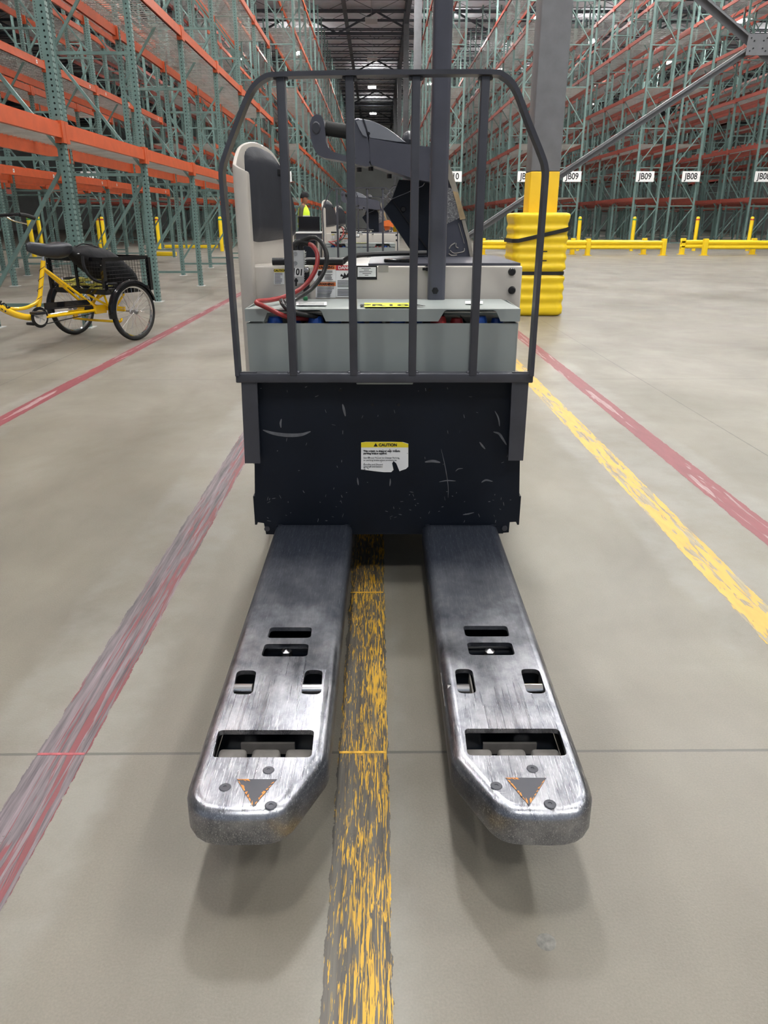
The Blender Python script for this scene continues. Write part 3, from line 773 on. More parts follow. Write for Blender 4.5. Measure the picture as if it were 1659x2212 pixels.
def fork_bits(parent, mx, bolts, tri, cx):
    for px, py in bolts:
        c = pl(px, py, ZT); b = MB(); b.lathe([(.0001, -.0015), (.0030, -.0012), (.0034, .0012), (.0085, .0014), (.0100, .0003)], c, 20)
        o = pbuild(b, 'countersunk_bolt', 'guard', parent)
    P = [pl(px, py, ZT)+Vector((0, 0, .0004)) for px, py in tri]; c = sum(P, Vector())/3
    b = MB(); b.prism([Vector(p) for p in P], (0, 0, .0006)); t = pbuild(b, 'warning_triangle', 'guard', parent)
    b = MB(); random.seed(int(px))
    sgn = 1
    for (i, j), span in (((2, 0), (.05, .95)), ((1, 2), (.1, .95)), ((0, 1), (.0, .3))):
        e0, e1 = P[i], P[j]
        for k in range(7):
            t0 = span[0]+(span[1]-span[0])*k/7; t1 = t0+(span[1]-span[0])/7*random.uniform(.4, 1)
            a_, b_ = e0.lerp(e1, t0), e0.lerp(e1, t1); wd_ = random.uniform(.05, .28)
            b.prism([a_+Vector((0, 0, .0007)), b_+Vector((0, 0, .0007)), b_.lerp(c, wd_)+Vector((0, 0, .0007)), a_.lerp(c, wd_*random.uniform(.4, 1))+Vector((0, 0, .0007))], (0, 0, .0003))
    pbuild(b, 'orange_flakes', 'amber', t)
    for hx in mx:
        b = MB(); b.rod((hx-.022, 1.268, .197), (hx+.022, 1.268, .197), .0125, 18); pbuild(b, 'entry_roller', 'chrome', parent)
        b = MB(); b.bb((hx-.030, 1.215, .150), (hx+.030, 1.33, .158)); b.bb((hx-.031, 1.215, .150), (hx-.028, 1.33, .196)); b.bb((hx+.028, 1.215, .150), (hx+.031, 1.33, .196)); pbuild(b, 'roller_pocket', 'dirty', parent)
    # load wheel carrier under the big slot, wheels on the floor
    b = MB(); b.rod((cx-.060, 1.19, .042), (cx+.060, 1.19, .042), .041, 26); pbuild(b, 'load_wheel', 'dirty', parent)
    b = MB()
    for s in (-1, 1): b.bar((cx+s*.068, 1.19, .045), (cx+s*.068, 1.40, .16), .012, .04)
    b.rod((cx-.08, 1.19, .042), (cx+.08, 1.19, .042), .011, 12)
    pbuild(b, 'wheel_carrier', 'navy', parent)
    for k in (-1, 0, 1):
        b = MB(); b.box((cx+k*.062, 1.095, .162), (.052, .05, .022), None, .008); pbuild(b, 'wear_pad', 'dirty', parent)
    b = MB(); b.bb((cx-.05, 1.130, .150), (cx+.05, 1.136, .173)); pbuild(b, 'pad_retainer', 'dirty', parent)
    b = MB(); b.bb((cx-.10, 1.34, .150), (cx+.10, 1.345, .19)); b.bb((cx-.07, 1.36, .158), (cx+.07, 1.40, .175))
    b.rod((cx-.10, 1.45, .172), (cx+.10, 1.45, .172), .014, 12); pbuild(b, 'linkage', 'navy', parent)
    b = MB(); b.lathe([(.001, .0), (.012, .0), (.012, .012), (.001, .018)], (cx, 1.425, .178), 6); pbuild(b, 'hex_nut', 'steel', parent)
fork_bits(fl_, (-.288, -.143), [(580, 1664), (486, 1701), (585, 1740)], [(512, 1684), (598, 1684), (547, 1744)], -.217)
fork_bits(fr_, (.150, .298), [(1150, 1661), (1072, 1698), (1188, 1737)], [(1092, 1681), (1180, 1681), (1143, 1741)], .235)

# carriage front plate
YP = 2.13
def q(px, py, Y=YP): return at(px, py, Y)
out = [q(548, 815), q(1126, 815), q(1121, 1118), q(1116, 1127), q(1101, 1128), q(1099, 1150), q(1072, 1152), q(1060, 1153), q(610, 1155), q(575, 1154), q(570, 1130), q(556, 1128), q(551, 1118)]
b = MB(); b.prism(out, (0, .014, 0)); plate = pbuild(b, 'carriage_plate', 'navy', truck)
for hx, hy in ((577, 1142), (1090, 1141)):
    c = q(hx, hy, YP-.002); b = MB(); b.lathe([(.0055, -.003), (.0085, -.003), (.0085, .003), (.0055, .003)], c, 18, 'Y'); b.use(M['concrete']) if False else None
    pbuild(b, 'lug_eye', 'guard', plate)
    b = MB(); b.lathe([(.001, -.001), (.0055, -.001), (.0055, .001)], c, 16, 'Y'); pbuild(b, 'lug_hole', 'concrete', plate)
for hx, hy in ((735, 843), (804, 874), (929, 842), (861, 874)):
    b = MB(); b.lathe([(.001, -.0008), (.0042, -.0008), (.0048, 0)], q(hx, hy, YP-.0005), 14, 'Y'); pbuild(b, 'screw_hole', 'dark', plate)
b = MB()
def smear(pts, w, Y=YP-.0008):
    P = [q(x, y, Y) for x, y in pts]; P = smooth(P, 5); k = len(P); up = Vector((0, 0, 1)); vs = []
    for i, p in enumerate(P):
        t = (P[min(i+1, k-1)]-P[max(i-1, 0)]).normalized(); n_ = Vector((-t.z, 0, t.x)); ww = w*(sin(pi*(i+.6)/(k+.2)))**.6/2*.00138
        vs += [p+n_*ww, p-n_*ww]
    b.add(vs, [(2*i, 2*i+1, 2*i+3, 2*i+2) for i in range(k-1)])
smear([(568, 929), (590, 936), (620, 940), (650, 939), (671, 932)], 8)
smear([(740, 873), (743, 885), (746, 899)], 5); smear([(1069, 888), (1075, 899), (1078, 910), (1079, 921)], 3)
smear([(1066, 933), (1078, 937), (1086, 948), (1094, 961)], 5); smear([(1036, 955), (1042, 963), (1048, 970)], 4)
smear([(918, 998), (935, 996), (951, 999)], 6); smear([(949, 1041), (966, 1038), (984, 1039)], 2.5)
smear([(953, 970), (962, 1010), (968, 1050), (968, 1075)], 1.5); smear([(984, 1018), (990, 1013), (1000, 1012)], 2)
smear([(1040, 1042), (1050, 1037), (1064, 1040)], 4); smear([(608, 905), (606, 914), (607, 924)], 4)
smear([(772, 1032), (773, 1040), (774, 1048)], 3); smear([(843, 1034), (843, 1042), (842, 1050)], 3); smear([(1000, 1112), (1012, 1110), (1024, 1107)], 3)
random.seed(3)
for i in range(95):
    x = random.uniform(560, 1110); y = random.choice((random.uniform(830, 1120), random.uniform(1060, 1125))); a = random.uniform(-.5, .5) if random.random() < .6 else random.uniform(1, 2); L_ = random.uniform(2, 9)
    smear([(x, y), (x+L_*cos(a), y+L_*sin(a))], random.uniform(.6, 1.6))
pbuild(b, 'scuff_marks', 'scuff', plate)
# side skirts of the tractor and shadowed belly
for s, x, nm in ((-1, -.398, 0), (1, .417, 1)):
    b = MB(); P = [Vector((x, 2.16, z)) for z in (.27, .20)]
    b.prism([(x, 2.15, .29), (x, 2.15, .195), (x, 2.19, .195), (x, 2.24, .29)], (s*.006, 0, 0)); pbuild(b, 'skirt_bracket', 'navy', truck)
b = MB(); b.bb((-.36, 2.15, .165), (.375, 2.46, .185)); pbuild(b, 'carriage_floor', 'navy', truck)

# caution label on the plate
def quad_at(b, x0, y0, x1, y1, Y, th=.0006):
    a, c, d, e = at(x0, y0, Y), at(x1, y0, Y), at(x1, y1, Y), at(x0, y1, Y); b.prism([a, c, d, e], (0, th, 0))
YL = YP-.0018
lp = [(780, 956), (790, 954.5), (850, 954.5), (871, 955), (882, 958.5), (882, 1008), (877, 1013), (868, 1016), (863, 1018), (856, 1001), (850, 996), (847, 1001), (850, 1015), (845, 1020), (830, 1020), (810, 1018), (795, 1016), (780, 1014)]
b = MB(); b.prism([at(x, y, YL) for x, y in lp], (0, .0008, 0)); lab = pbuild(b, 'caution_label', 'white', truck); lab['label'] = 'torn white and yellow caution sticker'
b = MB(); b.prism([at(x, y, YL-.0004) for x, y in ((780, 956), (790, 954.8), (868, 954.8), (882, 959.5), (882, 966.5), (780, 966.5))], (0, .0004, 0)); pbuild(b, 'yellow_header', 'sy', lab)
PX = F/2.17
def ptext(body, px, py, hpx, m, Y, parent, align='LEFT', bold=0, sx=1, rx=0):
    p = at(px, py, Y-.0006)-T0; zc = at(px, py, Y).y*cos(TH)+(H-at(px, py, Y).z)*sin(TH)
    return text('lettering', body, hpx*1.38/F*zc, m, parent, p, (pi/2+rx, 0, 0), align, bold, sx)
ptext('CAUTION', 818, 961.4, 6.2, 'ink', YL-.0006, lab, bold=.0004, sx=1.02)
b = MB(); b.prism([at(807, 964.6, YL-.0008), at(816, 964.6, YL-.0008), at(811.5, 957, YL-.0008)], (0, .0003, 0)); pbuild(b, 'alert_symbol', 'ink', lab)
ptext('This vehicle is shipped with electric', 785, 974.5, 4.0, 'ink', YL-.0002, lab, bold=.0003, sx=1.0)
ptext('parking brakes applied.', 785, 979.5, 4.0, 'ink', YL-.0002, lab, bold=.0003)
ptext('See Service Manual to Change Parking', 785, 989, 3.7, 'greyink', YL-.0002, lab, sx=.98)
ptext('or parking brake adjust procedures.', 785, 994, 3.7, 'greyink', YL-.0002, lab, sx=.98)
ptext('Remove and Discard', 785, 1003.5, 3.6, 'greyink', YL-.0002, lab)
ptext('required and battery', 785, 1008, 3.6, 'greyink', YL-.0002, lab)
b = MB(); random.seed(5)
for i in range(26):
    x, y = random.choice(((random.uniform(782, 800), random.uniform(1000, 1014)), (random.uniform(800, 878), random.uniform(968, 986)), (random.uniform(782, 880), random.uniform(970, 1014)))); s_ = random.uniform(.6, 2.4)
    b.prism([at(x, y, YL-.0005), at(x+s_, y+s_*random.uniform(-.4, .6), YL-.0005), at(x+s_*.8, y+s_, YL-.0005), at(x-s_*.3, y+s_*.7, YL-.0005)], (0, .0003, 0))
pbuild(b, 'dirt_specks', 'greyink', lab)

# guard frame: bent flat bar, cross rail, side legs, four bars
YG = 2.095
path = [(.414, .676), (.4145, 1.0), (.4155, 1.17), (.413, 1.205), (.402, 1.235), (.362, 1.312), (.335, 1.368), (.316, 1.396), (.294, 1.412), (.262, 1.419), (.1, 1.419), (-.12, 1.417), (-.262, 1.414), (-.294, 1.408), (-.320, 1.390), (-.340, 1.362), (-.368, 1.308), (-.402, 1.238), (-.413, 1.208), (-.4165, 1.17), (-.413, 1.0), (-.411, .676)]
core = smooth([Vector((x, YG, z)) for x, z in path], 4)
b = MB(); rings = []
for i, p in enumerate(core):
    a = core[max(0, i-1)]; c = core[min(len(core)-1, i+1)]; t = (c-a).normalized(); n_ = Vector((-t.z, 0, t.x))*.0055
    rings.append([p+n_+Vector((0, -.022, 0)), p+n_+Vector((0, .022, 0)), p-n_+Vector((0, .022, 0)), p-n_+Vector((0, -.022, 0))])
b.loft(rings, smooth=True); gf = pbuild(b, 'guard_frame', 'guard', truck)
b = MB(); b.bb((-.418, YG-.012, .655), (.4205, YG+.022, .682), .003); pbuild(b, 'cross_rail', 'guard', truck)
for (a0_, a1_, c0_, c1_) in (((520, 804), (554, 804), (562, 1001), (529, 1001)), ((1107, 804), (1143.5, 804), (1130, 995), (1098, 995))):
    b = MB(); b.prism([at(*p, YG-.006) for p in (a0_, a1_, c0_, c1_)], (0, .010, 0)); leg = pbuild(b, 'side_leg', 'guard', truck)
for xt, xb in ((604, 637), (752, 767), (897, 892), (1047, 1022)):
    p0, p1_ = at(xt, 174, YG), at(xb, 800, YG); xm = (p0.x+p1_.x)/2
    b = MB(); b.bb((xm-.0105, YG-.014, .675), (xm+.0105, YG+.022, 1.412), .002); pbuild(b, 'guard_bar', 'guard', truck)
    b = MB()
    for s in (-1, 1):
        for z in (.683, 1.408): b.box((xm+s*.013, YG, z), (.010, .02, .008), None, .003)
    pbuild(b, 'weld_beads', 'guard', truck)
c0 = at(770, 820, 2.13); c1 = at(892, 829, 2.13)
b = MB(); b.bb((c0.x, 2.118, c1.z), (c1.x, 2.128, c0.z), .003); pbuild(b, 'battery_stop', 'batt', truck)

# battery
YB = 2.20; xb0, xb1 = -.398, .388
b = MB(); ztop = .805
b.bb((xb0, YB, .19), (xb1, YB+.004, ztop)); b.bb((xb0, YB+.27, .19), (xb1, YB+.274, ztop)); b.bb((xb0, YB, .19), (xb0+.004, YB+.27, ztop)); b.bb((xb1-.004, YB, .19), (xb1, YB+.27, ztop))
b.bb((xb0, YB, .19), (xb1, YB+.27, .195))
bat = pbuild(b, 'battery_case', 'batt', truck)
# lid: top sheet and front lip with two notches
x0, x1 = -.400, .392
lipz0, lipz1 = .811, .846
def N_(px): return at(px, 680, YB-.006).x
lip = [(x0, lipz0), (N_(569), lipz0), (N_(579), lipz1-.006), (N_(585), lipz1-.002), (N_(690), lipz1-.003), (N_(695), lipz1-.008), (N_(703), lipz0),
       (N_(947), lipz0), (N_(960), lipz1-.006), (N_(966), lipz1-.002), (N_(1066), lipz1-.003), (N_(1072), lipz1-.008), (N_(1082), lipz0), (x1, lipz0), (x1, lipz1), (x0, lipz1)]
b = MB(); b.prism([Vector((x, YB-.006, z)) for x, z in lip], (0, .003, 0))
b.prism([(x0, YB-.006, lipz1), (x1, YB-.006, lipz1), (x1-.02, YB+.245, lipz1+.004), (x0+.06, YB+.245, lipz1+.004)], (0, 0, -.003))
b.bb((x0, YB-.006, lipz0), (x0+.003, YB+.25, lipz1)); b.bb((x1-.003, YB-.006, lipz0), (x1, YB+.25, lipz1)); b.bb((x0, YB+.247, lipz0), (x1, YB+.25, lipz1))
lid = pbuild(b, 'battery_lid', 'batt', truck)
# cells inside
for i in range(6):
    b = MB(); xx = -.30+i*.12; b.bb((xx-.055, YB+.02, .6), (xx+.055, YB+.25, .800)); 
    cell = pbuild(b, 'battery_cell', 'black', truck)
    b = MB(); b.lathe([(.001, .022), (.018, .022), (.022, .014), (.024, 0)], (xx-.02, YB+.035, .8), 16); pbuild(b, 'vent_cap', 'blue' if i != 4 else 'redp', cell)
    b = MB(); b.lathe([(.001, .016), (.016, .014), (.02, 0)], (xx+.035, YB+.05, .8), 14); pbuild(b, 'terminal_cover', 'redp' if i == 4 else 'blue', cell)
# labels on the lid (flat on the top)
zl = lipz1+.004
def lid_quad(name, x0p, x1p, y0p, y1p, m):
    P = [pl(x0p, y0p, zl), pl(x1p, y0p, zl), pl(x1p, y1p, zl), pl(x0p, y1p, zl)]; b = MB(); b.prism([p+Vector((0, 0, .0006)) for p in P], (0, 0, .0004)); return pbuild(b, name, m, lid)
yl = lid_quad('lemon_label', 787, 888, 655.0, 663.5, 'sly')
text('lettering', 'PR10A', .060, 'ink', yl, pl(846, 659.2, zl+.0014)-T0, (0, 0, 0), bold=.001, sx=1.15)
wl = lid_quad('paper_label', 640, 706, 652.5, 660, 'white')
lid_quad('paper_label', 1005, 1043, 651, 657, 'white')
b = MB()
for k in range(4): 
    a_ = pl(645, 654+1.5*k, zl+.0012); c_ = pl(700, 654+1.5*k, zl+.0012); b.bb(a_-Vector((0, .003, 0)), c_+Vector((0, .003, .0004)))
pbuild(b, 'printed_lines', 'greyink', wl)

# tractor body
b = MB(); YT = 2.475
xl_, xr_ = -.428, .440; zt_ = .952
b.bb((xl_, YT, .16), (xr_, YT+.60, zt_-.004), .006); body = pbuild(b, 'tractor_body', 'cream', truck)
b = MB(); b.bb((.15, YT+.02, zt_-.004), (xr_-.004, YT+.60, zt_+.004)); b.bb((-.05, YT+.012, zt_-.004), (.15, YT+.6, zt_+.003)); pbuild(b, 'top_mat', 'arm', truck)
b = MB(); rr_ = smooth([(-.14, YT+.10, zt_), (-.10, YT+.10, zt_+.022), (.02, YT+.1, zt_+.030), (.14, YT+.1, zt_+.031)], 5)
b.tube(rr_, .008, 8); pbuild(b, 'cowl_edge', 'black', truck)
b = MB(); b.box((.045, YT+.05, zt_+.010), (.09, .035, .010), None, .003); pbuild(b, 'latch_handle', 'satin', truck)
b = MB(); b.rod((-.355, YT+.015, zt_+.009), (-.13, YT+.015, zt_+.009), .0115, 14); pbuild(b, 'cowl_bar', 'black', truck)
b = MB(); b.bb((-.40, YT+.55, .14), (.42, YT+1.15, .20)); b.bb((-.42, YT+.6, .2), (.44, YT+1.15, .25), .01); pbuild(b, 'operator_platform', 'black', truck)
for wx, wy, rad in ((.0, YT+.38, .12), (-.33, YT+.5, .07), (.33, YT+.5, .07)):
    b = MB(); b.lathe([(.03, -.04), (rad-.01, -.045), (rad, -.035), (rad, .035), (rad-.01, .045), (.03, .04)], (wx, wy, rad), 28, 'X'); pbuild(b, 'drive_wheel', 'rubber', truck)
b = MB(); b.bb((-.41, YT+.02, .09), (.42, YT+.08, .2)); pbuild(b, 'belly_plate', 'navy', truck)
for px, py in ((1106, 587), (1106, 627)):
    c = at(px, py, YT-.001); b = MB(); b.lathe([(.001, -.008), (.009, -.007), (.0115, -.003), (.0125, 0)], c, 14, 'Y'); pbuild(b, 'cap_bolt', 'black', body)
c = at(922, 581, YT-.004); b = MB(); b.lathe([(.001, -.012), (.006, -.012), (.006, .006), (.01, .006)], c, 8, 'Y'); b.bb(c+Vector((-.014, -.006, -.004)), c+Vector((.0, .0, .004))); pbuild(b, 'stud', 'black', body)
b = MB(); quad_at(b, 817, 573, 839, 588, YT-.001); o = pbuild(b, 'adhesive_patch', 'sg', body)

# stickers on the body
def sticker(name, x0p, y0p, x1p, y1p, head, headc, title, titlec, lines, lab_=None, sym=None):
    b = MB(); quad_at(b, x0p, y0p, x1p, y1p, YT-.0016, .001); s_ = pbuild(b, name, 'white', body)
    if lab_: s_['label'] = lab_
    b = MB(); quad_at(b, x0p, y0p, x1p, y0p+head, YT-.0022, .0005); pbuild(b, 'header', headc, s_)
    if title: ptext(title, (x0p+x1p)/2+head*.25, y0p+head/2, head*.62, titlec, YT-.0024, s_, 'CENTER', bold=.0004)
    b = MB()
    for (lx0, lx1, ly, lh) in lines: quad_at(b, lx0, ly, lx1, ly+lh, YT-.0022, .0004)
    if sym:
        for poly in sym: b.prism([at(x, y, YT-.0023) for x, y in poly], (0, .0004, 0))
    pbuild(b, 'printed_text', 'ink', s_); return s_
random.seed(2)
sticker('caution_sticker', 592, 581, 614, 614, 7, 'sy', 'CAUTION', 'ink', [(593.5, 593.5+random.uniform(12, 17), 590+k*3.0, 1.0) for k in range(8)])
sticker('warning_sticker', 677, 573, 725, 607, 9, 'so', 'WARNING', 'ink', [(701, 701+random.uniform(13, 20), 585+k*2.6, 1.1) for k in range(8) if k != 2],
        sym=[[(688, 585), (694, 585), (698, 596), (692, 600), (686, 594)]])
sticker('warning_sticker', 682, 610, 725, 643, 8, 'so', 'WARNING', 'ink', [(685, 685+random.uniform(28, 37), 619.5+k*3.2, 1.2) for k in range(7)])
st = [(737, 591), (742, 596), (744, 588), (748, 595), (752, 589), (754, 596), (760, 590), (759, 598), (766, 597), (760, 603), (752, 599), (745, 601), (738, 603), (741, 598), (735, 597)]
sticker('danger_sticker', 725.5, 573, 768, 642, 11, 'sr', 'DANGER', 'whiteink', [(729, 729+random.uniform(28, 36), 606+k*3.1, 1.3) for k in range(11) if k != 5], sym=[st])
b = MB(); quad_at(b, 770, 574, 814.5, 604, YT-.0016, .001); bs = pbuild(b, 'bordered_sticker', 'ink', body)
b = MB(); quad_at(b, 772.5, 577, 812, 598, YT-.0022, .0005); pbuild(b, 'white_field', 'white', bs)
b = MB()
for k, (u, v) in enumerate(((781, 801), (786, 797), (776, 804), (783, 802), (788, 796))): quad_at(b, u, 579+k*3.7, v, 580.4+k*3.7, YT-.0026, .0003)
pbuild(b, 'printed_lines', 'greyink', bs)

# connector bracket with the stencilled 101 tag
YC = 2.44
b = MB(); quad_at(b, 630, 541, 656.5, 612, YC, .030); cb = pbuild(b, 'charge_connector', 'galv', truck)
b = MB()
for k in range(7): a_ = at(656, 546+k*4.1, YC); b.bb(a_+Vector((0, -.002, 0)), a_+Vector((.005, .03, .0016)))
for k in range(4): a_ = at(655.5, 605-k*5, YC); b.bb(a_+Vector((0, -.002, 0)), a_+Vector((.004, .03, .0014)))
pbuild(b, 'cooling_ribs', 'galv', cb)
for px, py in ((638, 548), (638, 568)):
    b = MB(); c = at(px, py, YC-.002); b.lathe([(.001, 0), (.0035, 0), (.004, -.002), (.006, -.002), (.0065, .002)], c, 14, 'Y'); pbuild(b, 'connector_screw', 'steel', cb)
b = MB(); quad_at(b, 632, 579, 656, 597.5, YC-.002, .002); tg = pbuild(b, 'number_tag', 'white', cb)
p = at(643, 588, YC-.0035)-T0; text('lettering', '101', .027, 'ink', tg, p, (pi/2, .12, 0), bold=.0008, sx=.85)
b = MB(); quad_at(b, 637.5, 601, 641.5, 618, YC-.003, .003); quad_at(b, 635.5, 604, 643.5, 609, YC-.0035, .003); pbuild(b, 'key_slot', 'ink', cb)
b = MB(); b.prism([at(x, y, YC+.01) for x, y in ((657, 579), (664, 577), (668, 582), (668, 628), (655, 630))], (0, .02, 0)); pbuild(b, 'connector_bracket', 'black', cb)
b = MB(); b.lathe([(.001, -.004), (.006, -.003), (.008, 0)], at(662, 584, YC+.009), 16, 'Y'); pbuild(b, 'bracket_bolt', 'steel', cb)
# cables
def pxpath(pts): return smooth([at(x, y, Y) for x, y, Y in pts], 8)
b = MB(); b.tube(pxpath([(668, 527, 2.44), (676, 532, 2.43), (684, 545, 2.42), (686, 560, 2.41), (683, 578, 2.40), (674, 597, 2.39), (660, 615, 2.38), (640, 630, 2.36), (612, 642, 2.32), (585, 648, 2.27), (566, 650, 2.215), (556, 651, 2.19), (555, 655, 2.175), (564, 659, 2.175), (585, 669, 2.18), (605, 679, 2.185), (625, 685, 2.20), (650, 688, 2.22), (680, 690, 2.26), (700, 691, 2.33)]), .0070, 12); pbuild(b, 'red_cable', 'red', truck)
b = MB(); b.tube(pxpath([(645, 524, 2.455), (655, 519, 2.45), (668, 514, 2.44), (682, 514, 2.43), (694, 523, 2.42), (703, 540, 2.41), (706, 560, 2.40), (700, 585, 2.39), (687, 608, 2.37), (668, 628, 2.35), (645, 643, 2.32), (628, 651, 2.28), (612, 653, 2.25)]), .0070, 12); pbuild(b, 'black_cable', 'blkcable', truck)
b = MB(); b.tube(pxpath([(608, 650, 2.235), (611, 657, 2.20), (622, 668, 2.185), (640, 676, 2.19), (665, 681, 2.20), (690, 685, 2.24), (700, 688, 2.33)]), .0072, 12); pbuild(b, 'black_cable', 'blkcable', truck)
b = MB(); b.tube(pxpath([(638, 541, 2.455), (636, 530, 2.455), (643, 524, 2.455), (655, 523, 2.45), (668, 527, 2.44)]), .0085, 12); b.tube(pxpath([(650, 541, 2.455), (650, 532, 2.455), (656, 526, 2.45), (666, 527, 2.445)]), .0080, 12); pbuild(b, 'cable_boot', 'rubber', truck)
b = MB(); b.box(at(660, 645, 2.40), (.014, .01, .012), None, .003); pbuild(b, 'cable_tie', 'green', truck)

# lean pad wing on the left: plan path with a height profile
plan = [(-.410, 2.478, 1.222), (-.411, 2.444, 1.222), (-.418, 2.436, 1.225), (-.435, 2.433, 1.232), (-.449, 2.437, 1.240), (-.455, 2.452, 1.245), (-.456, 2.50, 1.272), (-.453, 2.555, 1.298), (-.436, 2.605, 1.312),
        (-.415, 2.635, 1.314), (-.394, 2.662, 1.306), (-.374, 2.690, 1.292), (-.358, 2.712, 1.265), (-.346, 2.730, 1.225), (-.334, 2.748, 1.15), (-.325, 2.762, 1.05)]
sm_ = smooth(plan, 5); pls = [Vector((p.x, p.y, 0)) for p in sm_]; hs = [p.z for p in sm_]
b = MB(); rings = []
for i in range(len(pls)):
    a = pls[max(0, i-1)]; c = pls[min(len(pls)-1, i+1)]; t = (c-a).normalized(); n_ = Vector((-t.y, t.x, 0)); p = pls[i]; zt = hs[i]; n_ = -n_
    # shell 14 mm thick with a rolled, glossy top lip turned inwards
    rings.append([p+Vector((0, 0, .55)), p+Vector((0, 0, zt-.010)), p+n_*.002+Vector((0, 0, zt-.003)), p+n_*.007+Vector((0, 0, zt)), p+n_*.012+Vector((0, 0, zt-.003)), p+n_*.014+Vector((0, 0, zt-.010)), p+n_*.014+Vector((0, 0, .55))])
b.loft(rings); sh = pbuild(b, 'backrest_shell', 'cream', truck)
b = MB(); b.bb((-.452, 2.437, .30), (-.412, 2.50, .60), .006); pbuild(b, 'shell_foot', 'cream', sh)
i0 = 36; nn = len(pls); rings = []
for i in range(i0, nn):
    u = (i-i0)/(nn-1-i0); a = pls[i-1]; c = pls[min(nn-1, i+1)]; t = (c-a).normalized(); n_ = Vector((t.y, -t.x, 0)); n_ = n_ if n_.dot(Vector((.5, -1, 0))) > 0 else -n_
    e = min(1, 12*u)*min(1, 9*(1-u)); e = max(.08, e)**.5
    zb = 1.0+.025*u+.02*(2*u-1)**6; zt = hs[i]-.004; k = []
    if zt < zb+.02: zt = zb+.02
    for v in range(11):
        w_ = v/10; bulge = min(1, 7*w_, 7*(1-w_))**.6 if 0 < v < 10 else 0
        k.append(pls[i]+n_*(.006+.030*bulge*e)+Vector((0, 0, zb+(zt-zb)*w_)))
    k += [pls[i]+n_*.0+Vector((0, 0, zt)), pls[i]+n_*.0+Vector((0, 0, zb))]; rings.append(k)
b = MB(); b.loft(rings); pd = pbuild(b, 'lean_pad', 'pad', sh)
b = MB(); b.lathe([(.001, -.012), (.009, -.011), (.011, -.004), (.011, .004)], at(603, 372, 2.675), 14, 'Y'); pbuild(b, 'pad_button', 'black', pd)
b = MB(); quad_at(b, 541, 507, 554, 518, 2.60, .001); pbuild(b, 'small_plate', 'sg', sh)

# mast pole with bolt
xp = at(943, 600, 2.44).x
b = MB()
rings = []
for z in (.60, 2.35):
    rings.append([Vector((xp, 2.445, z))+p for p in [Vector((x.x, x.y, 0)) for x in sq_ring(.027, .012, 0, 4)]])
b.loft(rings); mast = pbuild(b, 'mast_pole', 'arm', truck)
c = at(940, 628, 2.418); b = MB(); b.lathe([(.001, -.008), (.0075, -.008), (.0075, -.001), (.011, 0)], c, 6, 'Y'); pbuild(b, 'hex_bolt', 'black', mast)

# control tower on the body
YTW = 2.97
b = MB(); tw = [(905, 566), (925, 540), (925, 395), (960, 355), (968, 350), (985, 400), (1001, 470), (1012, 530), (1021, 567)]
b.prism([at(x, y, YTW) for x, y in tw], (0, .16, 0)); tower = pbuild(b, 'control_tower', 'arm', truck)
b = MB(); b.prism([at(x, y, YTW-.03) for x, y in ((828, 451), (846, 431), (862, 388), (930, 392), (945, 420), (945, 566), (915, 566), (903, 564))], (0, .17, 0)); fl2 = pbuild(b, 'tower_cover', 'navy', tower)
b = MB(); b.prism([at(x, y, YTW-.036) for x, y in ((847, 433), (849, 433), (924, 536), (923, 539))], (0, .004, 0)); pbuild(b, 'cover_seam', 'dark', fl2)
b = MB(); b.lathe([(.001, -.004), (.008, -.004), (.010, 0)], at(871, 452, YTW-.031), 14, 'Y'); pbuild(b, 'cover_plug', 'black', fl2)
b = MB(); b.prism([at(x, y, YTW-.01) for x, y in ((962, 345), (968, 347), (980, 380), (990, 415), (1003, 470), (1018, 525), (1024, 567), (1018, 568), (1009, 520), (993, 460), (975, 405), (961, 366))], (0, .17, 0)); te = pbuild(b, 'worn_edge_strip', 'wornedge', tower)
b = MB(); b.prism([at(x, y, YTW-.014) for x, y in ((978, 413), (989, 415), (995, 434), (1001, 455), (1006, 472), (994, 475), (990, 458), (985, 436))], (0, .02, 0)); pbuild(b, 'tan_tape', 'tan', te)
# crumpled clear film around the tower
mf, ntf, Pf = newmat('crumpled_clear_film'); gq = N(ntf)
Pf.inputs['Base Color'].default_value = (.75, .76, .78, 1); Pf.inputs['Roughness'].default_value = .12; Pf.inputs['Metallic'].default_value = .35
nz = gq.noise(gq.obj((1, 1, 1.4)), 75, 5, .7, 2.2); gq.l(gq.bump(nz, 1.0, .02), Pf.inputs['Normal'])
gq.l(gq.ramp(nz, [(.45, .10), (.60, .85)]), Pf.inputs['Alpha']); M['film'] = mf
P = [at(x, y, YTW-.016) for x, y in ((958, 400), (977, 408), (986, 440), (993, 470), (986, 474), (958, 486), (935, 500), (935, 400))]
b = MB(); b.prism(P, (0, .004, 0)); pbuild(b, 'stretch_film', 'film', tower)
b = MB()
def strip(pts, w, Y, b=b):
    Pp = [at(x, y, Y) for x, y in pts]
    b.tube(smooth(Pp, 4), w, 5)
strip([(970, 537), (975, 530), (983, 525)], .0022, YTW-.003, b); strip([(972, 541), (980, 547), (992, 546), (1002, 543), (1003, 536)], .0020, YTW-.003, b); strip([(985, 525), (985, 533), (990, 536)], .0020, YTW-.003, b)
strip([(990, 482), (994, 495), (999, 512), (1003, 526)], .0012, YTW-.003, b); strip([(969, 548), (976, 552), (987, 551)], .0025, YTW-.003, b)
pbuild(b, 'torn_tape', 'sg', tower)
